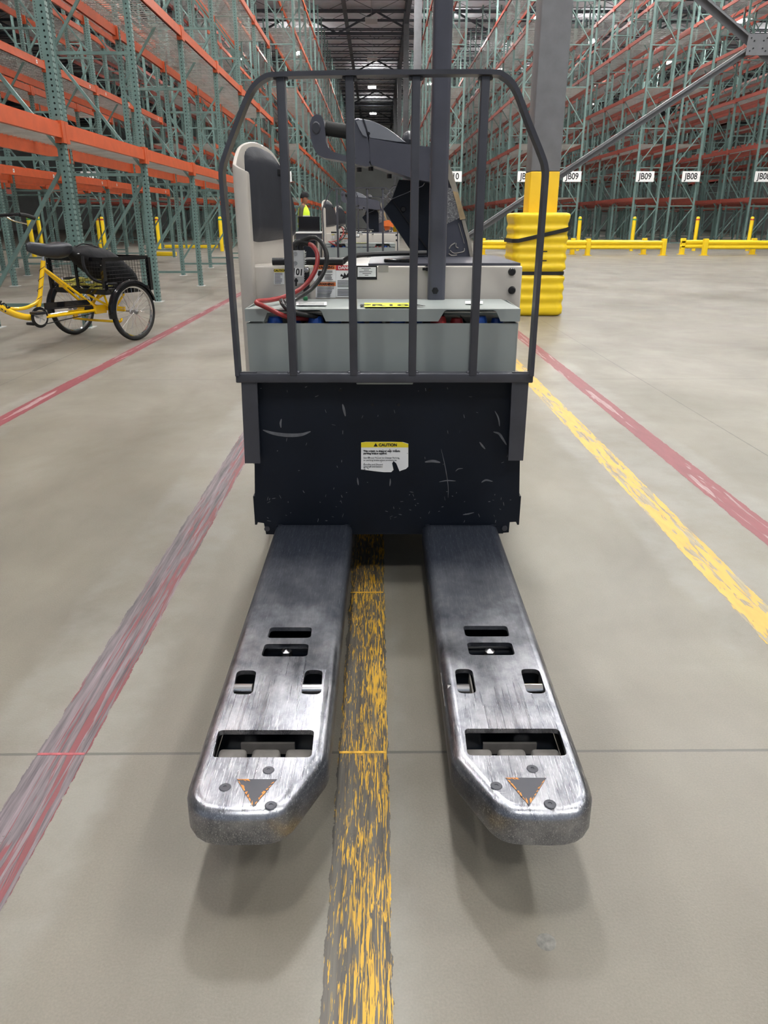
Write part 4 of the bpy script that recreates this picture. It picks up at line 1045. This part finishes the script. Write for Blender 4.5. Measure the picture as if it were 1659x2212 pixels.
# tether wire with clips
b = MB(); strip([(842, 432), (860, 424), (880, 416), (896, 408), (912, 402), (917, 395)], .0013, YTW-.045, b); strip([(820, 428), (835, 430), (845, 432)], .0010, YTW-.045, b); w_ = pbuild(b, 'tether_wire', 'steel', tower)
b = MB()
for (x, y), (u, v) in (((828, 418), (840, 424)), ((832, 426), (842, 414)), ((840, 412), (848, 404)), ((846, 404), (855, 402)), ((838, 426), (846, 430)), ((848, 416), (853, 408))): b.rod(at(x, y, YTW-.05), at(u, v, YTW-.046), .003, 6)
pbuild(b, 'key_clips', 'steel', w_)

# control arm, cover and twist grip
YA = 2.84
b = MB(); b.prism([at(x, y, YA) for x, y in ((797, 298), (860, 309), (935, 318), (960, 330), (960, 392), (935, 394), (893, 386), (860, 375), (802, 356), (799, 345))], (0, .15, 0))
arm = pbuild(b, 'control_arm', 'arm', truck)
b = MB(); prev = [at(x, y, YA+.005) for x, y in ((783, 256), (800, 259), (817, 266), (836, 276), (852, 287), (872, 303), (880, 309), (860, 308), (796, 299), (790, 280))]
rings = []
for k, (dy, sc) in enumerate(((0, .90), (.004, .97), (.018, 1), (.12, 1), (.136, .97), (.140, .90))):
    cx_ = sum(prev, Vector())/len(prev); rings.append([cx_+(p-cx_)*sc+Vector((0, dy, 0)) for p in prev])
b.loft(rings); cv = pbuild(b, 'arm_cover', 'cover', arm)
b = MB(); b.lathe([(.001, -.002), (.004, -.002), (.005, .001)], at(796.5, 288, YA+.004), 12, 'Y'); pbuild(b, 'cover_screw', 'black', cv)
b = MB(); prev = [at(x, y, YA-.004) for x, y in ((762, 256), (772, 253), (782, 255), (790, 278), (796, 300), (800, 330), (800, 352), (795, 356), (780, 353), (764, 342), (760, 300))]
rings = []
for k, (dy, sc) in enumerate(((0, .92), (.006, .98), (.02, 1), (.12, 1), (.14, .95))):
    cx_ = sum(prev, Vector())/len(prev); rings.append([cx_+(p-cx_)*sc+Vector((0, dy, 0)) for p in prev])
b.loft(rings); hd = pbuild(b, 'arm_head', 'arm', arm)
b = MB(); b.prism([at(x, y, YA-.009) for x, y in ((769, 262), (780, 258), (788, 278), (793, 296), (784, 292), (777, 280))], (0, .006, 0)); pbuild(b, 'display_window', 'cover', hd)
# grip loop: end plate + lower bar
b = MB(); prev = [at(x, y, YA-.010) for x, y in ((670, 285), (669, 268), (674, 253), (683, 246), (693, 249), (699, 258), (702, 280), (704, 306), (708, 317), (717, 327), (740, 334), (765, 341), (798, 351), (800, 358), (790, 360), (760, 352), (730, 346), (700, 341), (686, 334), (677, 320), (672, 302))]
b.prism(prev, (0, .10, 0)); lp_ = pbuild(b, 'grip_loop', 'arm', arm)
b = MB(); c = at(683, 276, YA-.012); b.lathe([(.001, -.004), (.013, -.004), (.0165, 0), (.0165, .004)], Vector((0, 0, 0)), 24, 'Y')
for i in range(len(b.v)): v = b.v[i]; b.v[i] = Vector((v.x*.9, v.y, v.z*1.2))+c
pbuild(b, 'end_cap', 'guard', lp_)
b = MB(); a_ = at(703, 277, YA+.02); c_ = at(765, 287, YA+.02)
b.rod(a_, c_, .023, 20); b.rod(a_.lerp(c_, .0), a_.lerp(c_, .06), .0245, 20); pbuild(b, 'twist_grip', 'rubber', arm)
for px, py in ((776, 366), (801, 364), (841, 380)):
    b = MB(); c = at(px, py, YA+.05); b.lathe([(.001, -.008), (.0085, -.008), (.0085, .004), (.011, .006)], c, 8); pbuild(b, 'hex_bolt', 'black', arm)
b = MB()
b.lathe([(.001, .030), (.014, .027), (.026, .016), (.031, 0), (.026, -.015)], at(885, 303, YA+.10), 20); pbuild(b, 'knob', 'pad', arm)

# two more trucks of the same kind further down the line (parts copied)
def more_truck(dx, dy, label, rz=0):
    t = copy_tree(truck); t.location = wd(T0+Vector((dx, dy, 0))); t.rotation_euler.z = -YAW+rz; t['label'] = label; return t
def strip_parts(t, names):
    for ch in list(t.children):
        if ch.name.split('.')[0] in names:
            for g in list(ch.children_recursive): bpy.data.objects.remove(g)
            bpy.data.objects.remove(ch)
truck2 = more_truck(-.262, 6.75, 'second pallet truck parked just behind the foreground one, seen between its guard bars')
strip_parts(truck2, ('mast_pole',))
truck3 = more_truck(-.30, 9.9, 'third pallet truck in the line, only its backrest edge and grip showing')
strip_parts(truck3, ('mast_pole',))
for t in (truck2, truck3): t['group'] = 'pallet trucks parked in a line'
truck['group'] = 'pallet trucks parked in a line'
# number tag of the foreground truck only
for t in (truck2, truck3):
    for ch in [c for c in t.children if c.name.split('.')[0] == 'charge_connector']: pass
# orange cloth hanging on the second truck, lime garment behind it
p = at(826, 486, 9.75); b = MB(); q0 = [(826, 478), (841, 475), (851, 487), (848, 492), (843, 489), (842, 496), (832, 498), (829, 488)]
b.prism([at(x, y, 9.50) for x, y in q0], (0, .012, 0)); b.prism([at(x, y, 9.49) for x, y in ((826, 478), (841, 475), (843, 489), (829, 488))], (0, -.02, 0))
o = b.build('orange_cloth', 'ocloth', None, None); o.rotation_euler.z = -YAW
tag(o, 'bright orange cloth draped on the second pallet truck', 'cloth')

# computer cart
cx0 = at(667, 502, 12.4); r = empty('computer_cart', wd((cx0.x, 12.55, 0))); tag(r, 'narrow grey steel cart standing left of the second pallet truck', 'cart')
b = MB(); b.bb((-.205, -.2, .905), (.205, .25, .925)); b.build('top_shelf', 'white', r)
b = MB(); b.bb((-.20, -.18, .80), (.20, .23, .905)); b.build('upper_box', 'guard', r)
b = MB(); b.bb((-.20, -.16, .12), (.10, .22, .80)); b.build('cabinet', 'navy', r)
for x, y in ((-.17, -.13), (.17, -.13), (-.17, .19), (.17, .19)):
    b = MB(); b.rod((x, y, .11), (x, y, .8), .012, 8); b.build('leg', 'steel', r)
    b = MB(); b.lathe([(.01, -.015), (.05, -.014), (.05, .014), (.01, .015)], (x, y, .05), 16, 'X'); b.build('caster', 'rubber', r)
r = empty('laptop', wd((cx0.x, 12.5, .925))); tag(r, 'open black laptop on the narrow grey cart, its dark lid facing the camera', 'laptop')
b = MB(); b.box((0, .1, .008), (.33, .22, .014), None, .004); b.build('keyboard_base', 'silver', r)
b = MB(); b.box((0, -.01, .118), (.335, .008, .215), None, .003); b.build('display_lid', 'screen', r)

# ------------------------------------------------------------------ TRICYCLE
TR = empty('tricycle', wd((-2.78, 7.55, 0)), atan2(-.885, -.466)-YAW)
tag(TR, 'yellow adult tricycle with black basket and fenders parked by the rack on the left', 'tricycle')
WR = .272
def wheel(x, y, side):
    c = Vector((x, y, WR)); b = MB()
    b.tube([c+Vector((cos(a)*(WR-.023), 0, sin(a)*(WR-.023))) for a in [2*pi*i/48 for i in range(48)]], .023, 10, closed=True)
    w = b.build('wheel', 'rubber', TR); w['label'] = 'black tyre on a chrome rim'
    b = MB(); pr = [(WR-.047, -.014), (WR-.040, -.016), (WR-.036, 0), (WR-.040, .016), (WR-.047, .014), (WR-.052, 0)]
    b.loft([[c+Vector((r*cos(a), h, r*sin(a))) for r, h in pr] for a in [2*pi*i/48 for i in range(49)]], cap=False); b.build('rim', 'chrome', w)
    b = MB()
    for i in range(28):
        a = 2*pi*i/28; a2 = a+(.9 if i % 4 < 2 else -.9); s_ = .03 if i % 2 else -.03
        b.rod(c+Vector((.020*cos(a2), s_, .020*sin(a2))), c+Vector(((WR-.05)*cos(a), 0, (WR-.05)*sin(a))), .0013, 4)
    b.build('spokes', 'chrome', w)
    b = MB(); b.lathe([(.001, -.055), (.010, -.055), (.024, -.038), (.024, -.030), (.014, -.024), (.014, .024), (.024, .030), (.024, .038), (.010, .06), (.001, .06)], c, 16, 'Y'); b.build('hub', 'steel', w)
    # fender
    b = MB(); rings = []
    for i in range(25):
        a = radians(-8+i*(172/24)); u = Vector((cos(a), 0, sin(a))); R_ = WR+.018
        rings.append([c+u*(R_+dz)+Vector((0, dy, 0)) for dy, dz in ((-.042, -.030), (-.034, -.006), (-.018, .003), (0, .006), (.018, .003), (.034, -.006), (.042, -.030), (.034, -.012), (0, .001), (-.034, -.012))])
    b.loft(rings); f = b.build('fender', 'satin', TR)
    b = MB(); b.rod(c+Vector((.0, -.05*side, 0)), c+Vector((-.20, -.045*side, .16)), .003, 6); b.rod(c+Vector((.0, -.05*side, 0)), c+Vector((.12, -.045*side, .25)), .003, 6); b.build('fender_stay', 'chrome', f)
wheel(0, .42, 1); wheel(0, -.42, -1)
def part(b, n, m, p=None): return b.build(n, m, p or TR)
b = MB(); b.rod((0, -.40, WR), (0, .40, WR), .008, 10); part(b, 'axle', 'steel')
b = MB(); b.bar((.02, -.33, WR+.02), (.02, .33, WR+.02), .012, .045); b.bar((.10, -.30, .20), (.0, -.30, WR), .02, .03); part(b, 'axle_beam', 'ybike')
b = MB(); b.tube(smooth([(.05, -.30, .20), (.10, -.28, .18), (.10, .28, .18), (.05, .30, .20)], 5), .012, 8); part(b, 'lower_loop', 'ybike')
b = MB()
for s in (-1, 1):
    b.rod((.20, s*.05, .43), (.03, s*.22, .28), .011, 8); b.rod((-.16, s*.05, .43), (.03, s*.22, .28), .011, 8)
    b.rod((-.02, s*.02, .43), (.03, s*.13, .28), .011, 8); b.rod((-.02, s*.3, .43), (.03, s*.19, .28), .011, 8)
part(b, 'basket_supports', 'ybike')
# main frame
BBx = (.76, 0, .275)
b = MB(); b.tube(smooth([(1.42, 0, .86), (1.33, 0, .66), (1.20, 0, .47), (1.03, 0, .35), (.88, 0, .29), BBx], 6), .029, 14); dtube = part(b, 'down_tube', 'ybike')
b = MB(); b.tube(smooth([(1.12, 0, .40), (1.0, 0, .37), (.86, 0, .365), (.74, 0, .40), (.70, 0, .44)], 6), .016, 12); part(b, 'brace_tube', 'ybike')
b = MB(); b.tube([(.76, 0, .275), (.70, 0, .42), (.60, 0, .74)], .020, 14); b.rod((.61, 0, .70), (.597, 0, .75), .021, 14); part(b, 'seat_tube', 'ybike')
b = MB()
for s in (-1, 1):
    b.rod((.615, s*.012, .69), (.12, s*.065, .30), .0125, 10); b.rod((.74, s*.03, .27), (.12, s*.065, .28), .014, 10)
b.bar((.42, -.05, .52), (.42, .05, .52), .02, .02)
part(b, 'rear_stays', 'ybike')
b = MB(); b.bb((.02, -.085, .245), (.16, -.055, .325), .006); b.bb((.02, .055, .245), (.16, .085, .325), .006); part(b, 'dropout_plates', 'ybike')
b = MB(); b.rod((.14, -.05, .285), (.14, .05, .285), .035, 16); part(b, 'coaster_hub', 'black')
b = MB(); b.rod((.60, 0, .74), (.575, 0, .845), .0135, 12); part(b, 'seat_post', 'chrome')
# saddle
b = MB(); rings = []
for t, hw, z, dp in ((0, .012, .900, .03), (.03, .030, .915, .06), (.12, .038, .905, .08), (.20, .062, .893, .085), (.27, .105, .898, .10), (.33, .130, .908, .11), (.38, .125, .905, .10), (.41, .095, .893, .07), (.42, .04, .880, .03)):
    x = .745-t; rings.append([Vector((x, hw*cos(a), z-.035+(.035 if sin(a) > 0 else dp)*sin(a))) for a in [2*pi*i/18 for i in range(18)]])
b.loft(rings); sd = part(b, 'saddle', 'pad')
b = MB()
for s in (-1, 1): b.tube(smooth([(.70, s*.02, .87), (.62, s*.025, .84), (.50, s*.04, .835), (.40, s*.06, .86)], 4), .004, 6)
for s in (-1, 1): b.tube([(.44+.012*sin(i*.8), s*.06+.012*cos(i*.8), .83+.004*i) for i in range(14)], .003, 5)
part(b, 'saddle_rails', 'steel', sd)
# crank, chainring, guard, pedal
b = MB(); b.lathe([(.03, -.004), (.085, -.004), (.092, .0), (.085, .004), (.03, .004)], (.76, .04, .275), 32, 'Y'); cr = part(b, 'chain_guard', 'satin')
b = MB(); b.lathe([(.045, -.002), (.066, -.002), (.066, .002), (.045, .002)], (.76, .048, .275), 32, 'Y')
for k in range(5): a = 2*pi*k/5; b.bar((.76, .048, .275), (.76+.05*cos(a), .048, .275+.05*sin(a)), .004, .012)
part(b, 'chainring', 'chrome', cr)
b = MB(); b.bar((.76, .075, .275), (.86, .085, .335), .018, .022); ck = part(b, 'crank_arm', 'chrome')
b = MB(); b.bb((.80, .09, .315), (.90, .19, .34), .008); part(b, 'pedal', 'black', ck)
b = MB(); b.bar((.76, -.075, .275), (.69, -.085, .20), .018, .022); ck = part(b, 'crank_arm', 'chrome')
b = MB(); b.bb((.64, -.19, .19), (.74, -.09, .215), .008); part(b, 'pedal', 'black', ck)
b = MB(); b.bar((.74, .045, .34), (.16, .06, .325), .006, .010); b.bar((.74, .045, .21), (.16, .06, .255), .006, .008); part(b, 'chain', 'black')
b = MB(); b.bar((.70, .05, .37), (.20, .06, .36), .012, .05); part(b, 'chain_cover', 'satin')
# head tube, fork, front wheel, bars
b = MB(); b.rod((1.43, 0, .80), (1.385, 0, .98), .022, 14); part(b, 'head_tube', 'ybike')
b = MB()
b.tube(smooth([(1.385, 0, .98), (1.37, 0, 1.02), (1.385, .0, 1.035)], 4), .014, 10)
bar_ = []
for s in (-1, 1):
    b.tube(smooth([(1.385, 0, 1.03), (1.38, s*.12, 1.05), (1.30, s*.27, 1.10), (1.16, s*.33, 1.125), (1.00, s*.33, 1.13), (.90, s*.33, 1.115)], 6), .0125, 10)
hb = part(b, 'handlebar', 'satin')
for s in (-1, 1):
    b = MB(); b.tube(smooth([(1.02, s*.33, 1.13), (.96, s*.33, 1.125), (.88, s*.33, 1.105)], 4), .017, 12); part(b, 'grip', 'rubber', hb)
    b = MB(); b.tube(smooth([(1.12, s*.31, 1.11), (1.05, s*.29, 1.085), (.93, s*.285, 1.06)], 4), .006, 8); part(b, 'brake_lever', 'chrome', hb)
b = MB()
for s in (-1, 1): b.tube(smooth([(1.43, s*.03, .80), (1.46, s*.055, .70), (1.50, s*.055, .5), (1.56, s*.05, .272)], 5), .013, 10)
part(b, 'front_fork', 'ybike')
wheel(1.56, 0, 1)
# frame lettering
tx = text('lettering', 'SKY', .085, 'ink', dtube, (1.20, .026, .475), (0, 0, 0), bold=.003)
tx.rotation_euler = (pi/2, 0, pi); tx.location = (1.105, .0262, .405); tx.rotation_euler = (pi/2, radians(38), pi)
# cable wrapped round the seat tube
b = MB(); pts = []
for i in range(60):
    t = i/59; a = t*2*pi*4.5; base = Vector((.735, 0, .34)).lerp(Vector((.61, 0, .72)), t); pts.append(base+Vector((.021*cos(a), .021*sin(a), 0)))
b.tube(pts, .0025, 5); part(b, 'brake_cable', 'black')
# basket
bx0, bx1, by0, by1, bz0, bz1 = -.38, .20, -.42, .30, .44, .75
b = MB()
for (a, c) in (((bx0, by0), (bx1, by0)), ((bx1, by0), (bx1, by1)), ((bx1, by1), (bx0, by1)), ((bx0, by1), (bx0, by0))):
    b.bar((a[0], a[1], bz1), (c[0], c[1], bz1), .012, .035); b.bar((a[0], a[1], bz0+.02), (c[0], c[1], bz0+.02), .012, .05)
for x in (bx0, bx1):
    for y in (by0, by1): b.bar((x, y, bz0), (x, y, bz1), .035, .035)
b.bar((bx1, -.06, bz0), (bx1, -.06, bz1), .01, .035)
bk = part(b, 'basket', 'satin')
b = MB()
def mesh_side(a, c, n, m_):
    a, c = Vector(a), Vector(c)
    for i in range(n+1): p = a.lerp(c, i/n); b.rod((p.x, p.y, bz0), (p.x, p.y, bz1), .0014, 4)
    for j in range(m_+1): z = bz0+(bz1-bz0)*j/m_; b.rod((a.x, a.y, z), (c.x, c.y, z), .0014, 4)
mesh_side((bx0, by0, 0), (bx1, by0, 0), 16, 9); mesh_side((bx1, by0, 0), (bx1, by1, 0), 20, 9); mesh_side((bx0, by1, 0), (bx1, by1, 0), 16, 9); mesh_side((bx0, by0, 0), (bx0, by1, 0), 20, 9)
for i in range(17): x = bx0+(bx1-bx0)*i/16; b.rod((x, by0, bz0), (x, by1, bz0), .0014, 4)
for i in range(21): y = by0+(by1-by0)*i/20; b.rod((bx0, y, bz0), (bx1, y, bz0), .0014, 4)
part(b, 'wire_mesh', 'black', bk)
b = MB()
for x, y, z in ((bx1+.018, by1-.0, bz1-.05), (bx1+.018, by1, bz0+.05), (bx1+.018, by0, bz1-.05), (bx0+.06, by1+.018, bz1-.05), (bx0+.06, by1+.018, bz0+.09), (bx1+.008, .12, bz0+.02), (bx1-.15, by1+.01, bz0+.02)): b.lathe([(.001, -.004), (.006, -.002), (.007, .004)], (x, y, z), 10)
part(b, 'basket_bolts', 'chrome', bk)
# things in the basket (top-level)
def tw(p): return Matrix.Rotation(TR.rotation_euler.z, 3, 'Z') @ Vector(p)+TR.location
def blob(name, m, secs, label, cat, seed=1, amp=.018):
    """secs: list of (x,y,z, ry, rz) cross sections along a path in tricycle coordinates"""
    random.seed(seed); rings = []; 
    for (x, y, z, ry, rz_) in secs:
        ring = []
        for i in range(20):
            a = 2*pi*i/20; k = 1+amp*8*(random.random()-.5)*.35+.07*sin(3*a+x*30)
            ring.append(Vector((x*1.0, y+ry*k*cos(a), z+rz_*k*sin(a))))
        rings.append(ring)
    b = MB(); b.loft(rings); o = b.build(name, m, None, TR.location, sharp=180, off=Vector((0, 0, 0))); o.rotation_euler.z = TR.rotation_euler.z
    ss = o.modifiers.new('s', 'SUBSURF'); ss.levels = 1; ss.render_levels = 2
    if label: tag(o, label, cat)
    return o
bag = blob('backpack', 'cloth', [(.30, .02, .80, .05, .03), (.26, .01, .80, .10, .06), (.18, .02, .77, .15, .11), (.08, .05, .72, .17, .15), (-.04, .09, .67, .17, .17), (-.16, .14, .60, .15, .14), (-.25, .17, .54, .12, .09), (-.29, .18, .50, .05, .04)],
           'black nylon backpack slumped in the tricycle basket behind the saddle', 'bag', 3)
b = MB()
b.tube(smooth([(.24, .10, .80), (.255, .12, .68), (.20, .14, .58), (.10, .20, .53), (.0, .24, .52)], 6), .016, 6); b.build('shoulder_strap', 'cloth', bag)
b = MB(); b.tube(smooth([(.27, .06, .86), (.20, .08, .885), (.10, .11, .865), (.0, .15, .81), (-.12, .19, .73)], 6), .007, 6); b.build('zip_piping', 'black', bag)
b = MB(); b.lathe([(.001, .006), (.010, .004), (.012, 0)], (.275, .09, .80), 10); b.build('clip', 'steel', bag)
b = MB(); random.seed(9); pts = []
for i in range(70): pts.append(Vector((.05+.13*sin(i*.9+random.uniform(-.3, .3)), -.10+.24*cos(i*.37)+random.uniform(-.03, .03), .465+.0012*i+random.uniform(0, .03))))
b.tube(smooth(pts, 3), .006, 6)
o = b.build('webbing_strap', 'rope', None, TR.location); o.rotation_euler.z = TR.rotation_euler.z
tag(o, 'heap of yellow and black webbing strap in the bottom of the tricycle basket', 'strap')

# ------------------------------------------------------------------ PERSON
PY = 21.0; pc = at(655, 440, PY); pw = wd((pc.x, PY, 0))
def skinned(name, joints, edges, m, parent, loc=None, levels=2, root=0):
    me = bpy.data.meshes.new(name); me.from_pydata([j[:3] for j in joints], edges, []); me.materials.append(M[m])
    o = bpy.data.objects.new(name, me); COL.objects.link(o); o.parent = parent
    if loc is not None: o.location = loc
    sk = o.modifiers.new('skin', 'SKIN'); sk.use_smooth_shade = True
    lay = me.skin_vertices[0].data if len(me.skin_vertices) else None
    if lay is None:
        bm = bmesh.new(); bm.from_mesh(me); bm.verts.layers.skin.verify(); bm.to_mesh(me); bm.free(); lay = me.skin_vertices[0].data
    for i, j in enumerate(joints): lay[i].radius = (j[3], j[4] if len(j) > 4 else j[3]); lay[i].use_root = (i == root)
    ss = o.modifiers.new('sub', 'SUBSURF'); ss.levels = levels; ss.render_levels = levels
    return o
PR = empty('person', pw); PR.rotation_euler.z = radians(-8)
tag(PR, 'person in a hi-vis yellow vest and black beanie standing side-on beyond the second pallet truck', 'person')
# the figure faces +X
J = [(0, 0, .95, .13, .15), (0, 0, 1.12, .125, .15), (.01, 0, 1.30, .13, .18), (.0, 0, 1.43, .09, .13), (.02, 0, 1.50, .055, .055), (.045, 0, 1.57, .075, .070), (.05, 0, 1.65, .10, .078), (.04, 0, 1.70, .075, .065),
     (0, .20, 1.41, .055), (-.03, .23, 1.14, .045), (.17, .20, 1.02, .034), (0, -.20, 1.41, .055), (-.02, -.23, 1.14, .045), (.20, -.16, 1.06, .034),
     (.0, .09, .88, .09), (.03, .10, .50, .06), (0, .10, .10, .045), (.12, .10, .045, .04), (.0, -.09, .88, .09), (-.02, -.10, .50, .06), (-.08, -.10, .10, .045), (.04, -.10, .045, .04),
     (.24, .195, 1.0, .030), (.27, -.15, 1.045, .030)]
Ed = [(0, 1), (1, 2), (2, 3), (3, 4), (4, 5), (5, 6), (6, 7), (3, 8), (8, 9), (9, 10), (3, 11), (11, 12), (12, 13), (0, 14), (14, 15), (15, 16), (16, 17), (0, 18), (18, 19), (19, 20), (20, 21), (10, 22), (13, 23)]
for hi, sy in ((22, 1), (23, -1)):
    hx, hy, hz = J[hi][:3]
    for k in range(4):
        i0 = len(J); J.append((hx+.035, hy+(k-1.5)*.020, hz+.002, .0095)); J.append((hx+.062, hy+(k-1.5)*.021, hz-.012, .0085)); J.append((hx+.076-.004*abs(k-1.3), hy+(k-1.5)*.021, hz-.035, .0075))
        Ed += [(hi, i0), (i0, i0+1), (i0+1, i0+2)]
    i0 = len(J); J.append((hx-.005, hy-sy*.035, hz+.01, .011)); J.append((hx+.03, hy-sy*.050, hz-.005, .009)); Ed += [(hi, i0), (i0, i0+1)]
body_ = skinned('body', J, Ed, 'skin', PR)
b = MB(); b.loft([[Vector((.10+x, y, z)) for x, y, z in ring] for ring in ([(.0, -.012, 1.625), (.0, .012, 1.625), (.0, .016, 1.60), (0, -.016, 1.60)], [(.045, -.006, 1.602), (.045, .006, 1.602), (.042, .010, 1.590), (.042, -.010, 1.590)])]); b.build('nose', 'skin', PR)
for s in (-1, 1):
    b = MB(); b.lathe([(.001, .012), (.012, .010), (.022, .003), (.024, 0)], (0, 0, 0), 12, 'Y')
    for i in range(len(b.v)): v = b.v[i]; b.v[i] = Vector((.03+v.x*.8, s*(.068+v.y), 1.615+v.z*1.3))
    b.build('ear', 'skin', PR)
    b = MB(); b.lathe([(.001, .008), (.008, .004), (.009, 0)], (0, 0, 0), 10, 'X')
    for i in range(len(b.v)): v = b.v[i]; b.v[i] = Vector((.118+v.x, s*.03+v.y, 1.645+v.z*.6))
    b.build('eye', 'ink', PR)
b = MB(); b.bb((.128, -.022, 1.568), (.134, .022, 1.574)); b.build('mouth', 'redp', PR)
b = MB(); b.lathe([(.112, 1.655), (.116, 1.675), (.108, 1.72), (.085, 1.765), (.045, 1.79), (.001, 1.796)], (.035, 0, 0), 20)
for i in range(len(b.v)): v = b.v[i]; b.v[i] = Vector((v.x, v.y*.82, v.z-.02*(v.x-.03)*-3 if False else v.z+(v.x-.035)*.15))
b.build('beanie', 'cloth', PR)
def shell(secs, name, m, ry=0):
    b = MB(); b.loft([[Vector((cx_+rx*cos(a), ry_*sin(a), z)) for a in [2*pi*i/24 for i in range(24)]] for cx_, rx, ry_, z in secs]); return b.build(name, m, PR)
shell([(0, .155, .20, .93), (0, .16, .20, 1.0), (0, .155, .19, 1.12), (.01, .15, .20, 1.30), (0, .12, .19, 1.40), (0, .085, .12, 1.455), (.01, .065, .07, 1.48)], 'vest', 'hivis')
for z in (1.02, 1.20):
    b = MB(); b.loft([[Vector((.165*cos(a), .208*sin(a), z+dz)) for a in [2*pi*i/24 for i in range(24)]] for dz in (-.025, .025)], cap=False); b.build('reflective_tape', 'silver', PR)
for s, el, wr in ((1, (-.03, .235, 1.14), (.16, .205, 1.03)), (-1, (-.02, -.235, 1.14), (.19, -.165, 1.065))):
    b = MB(); b.tube(smooth([(0, s*.155, 1.43), (-.005, s*.205, 1.39), (-.02, s*.225, 1.26), el, (.07, s*.215, 1.08), wr], 5), [.062]*6+[.060]*5+[.056]*5+[.052]*5+[.045]*5, 12); b.build('sleeve', 'olive', PR)
for s, kx, ax in ((1, .03, 0), (-1, -.02, -.08)):
    b = MB(); b.tube([(0, s*.085, .98), (.01, s*.095, .80), (kx, s*.10, .50), (ax, s*.10, .09)], [.105, .100, .075, .065], 14); b.build('trouser_leg', 'jeans', PR)
    b = MB(); b.box((ax+.06, s*.10, .045), (.28, .10, .09), None, .03); b.build('shoe', 'black', PR)
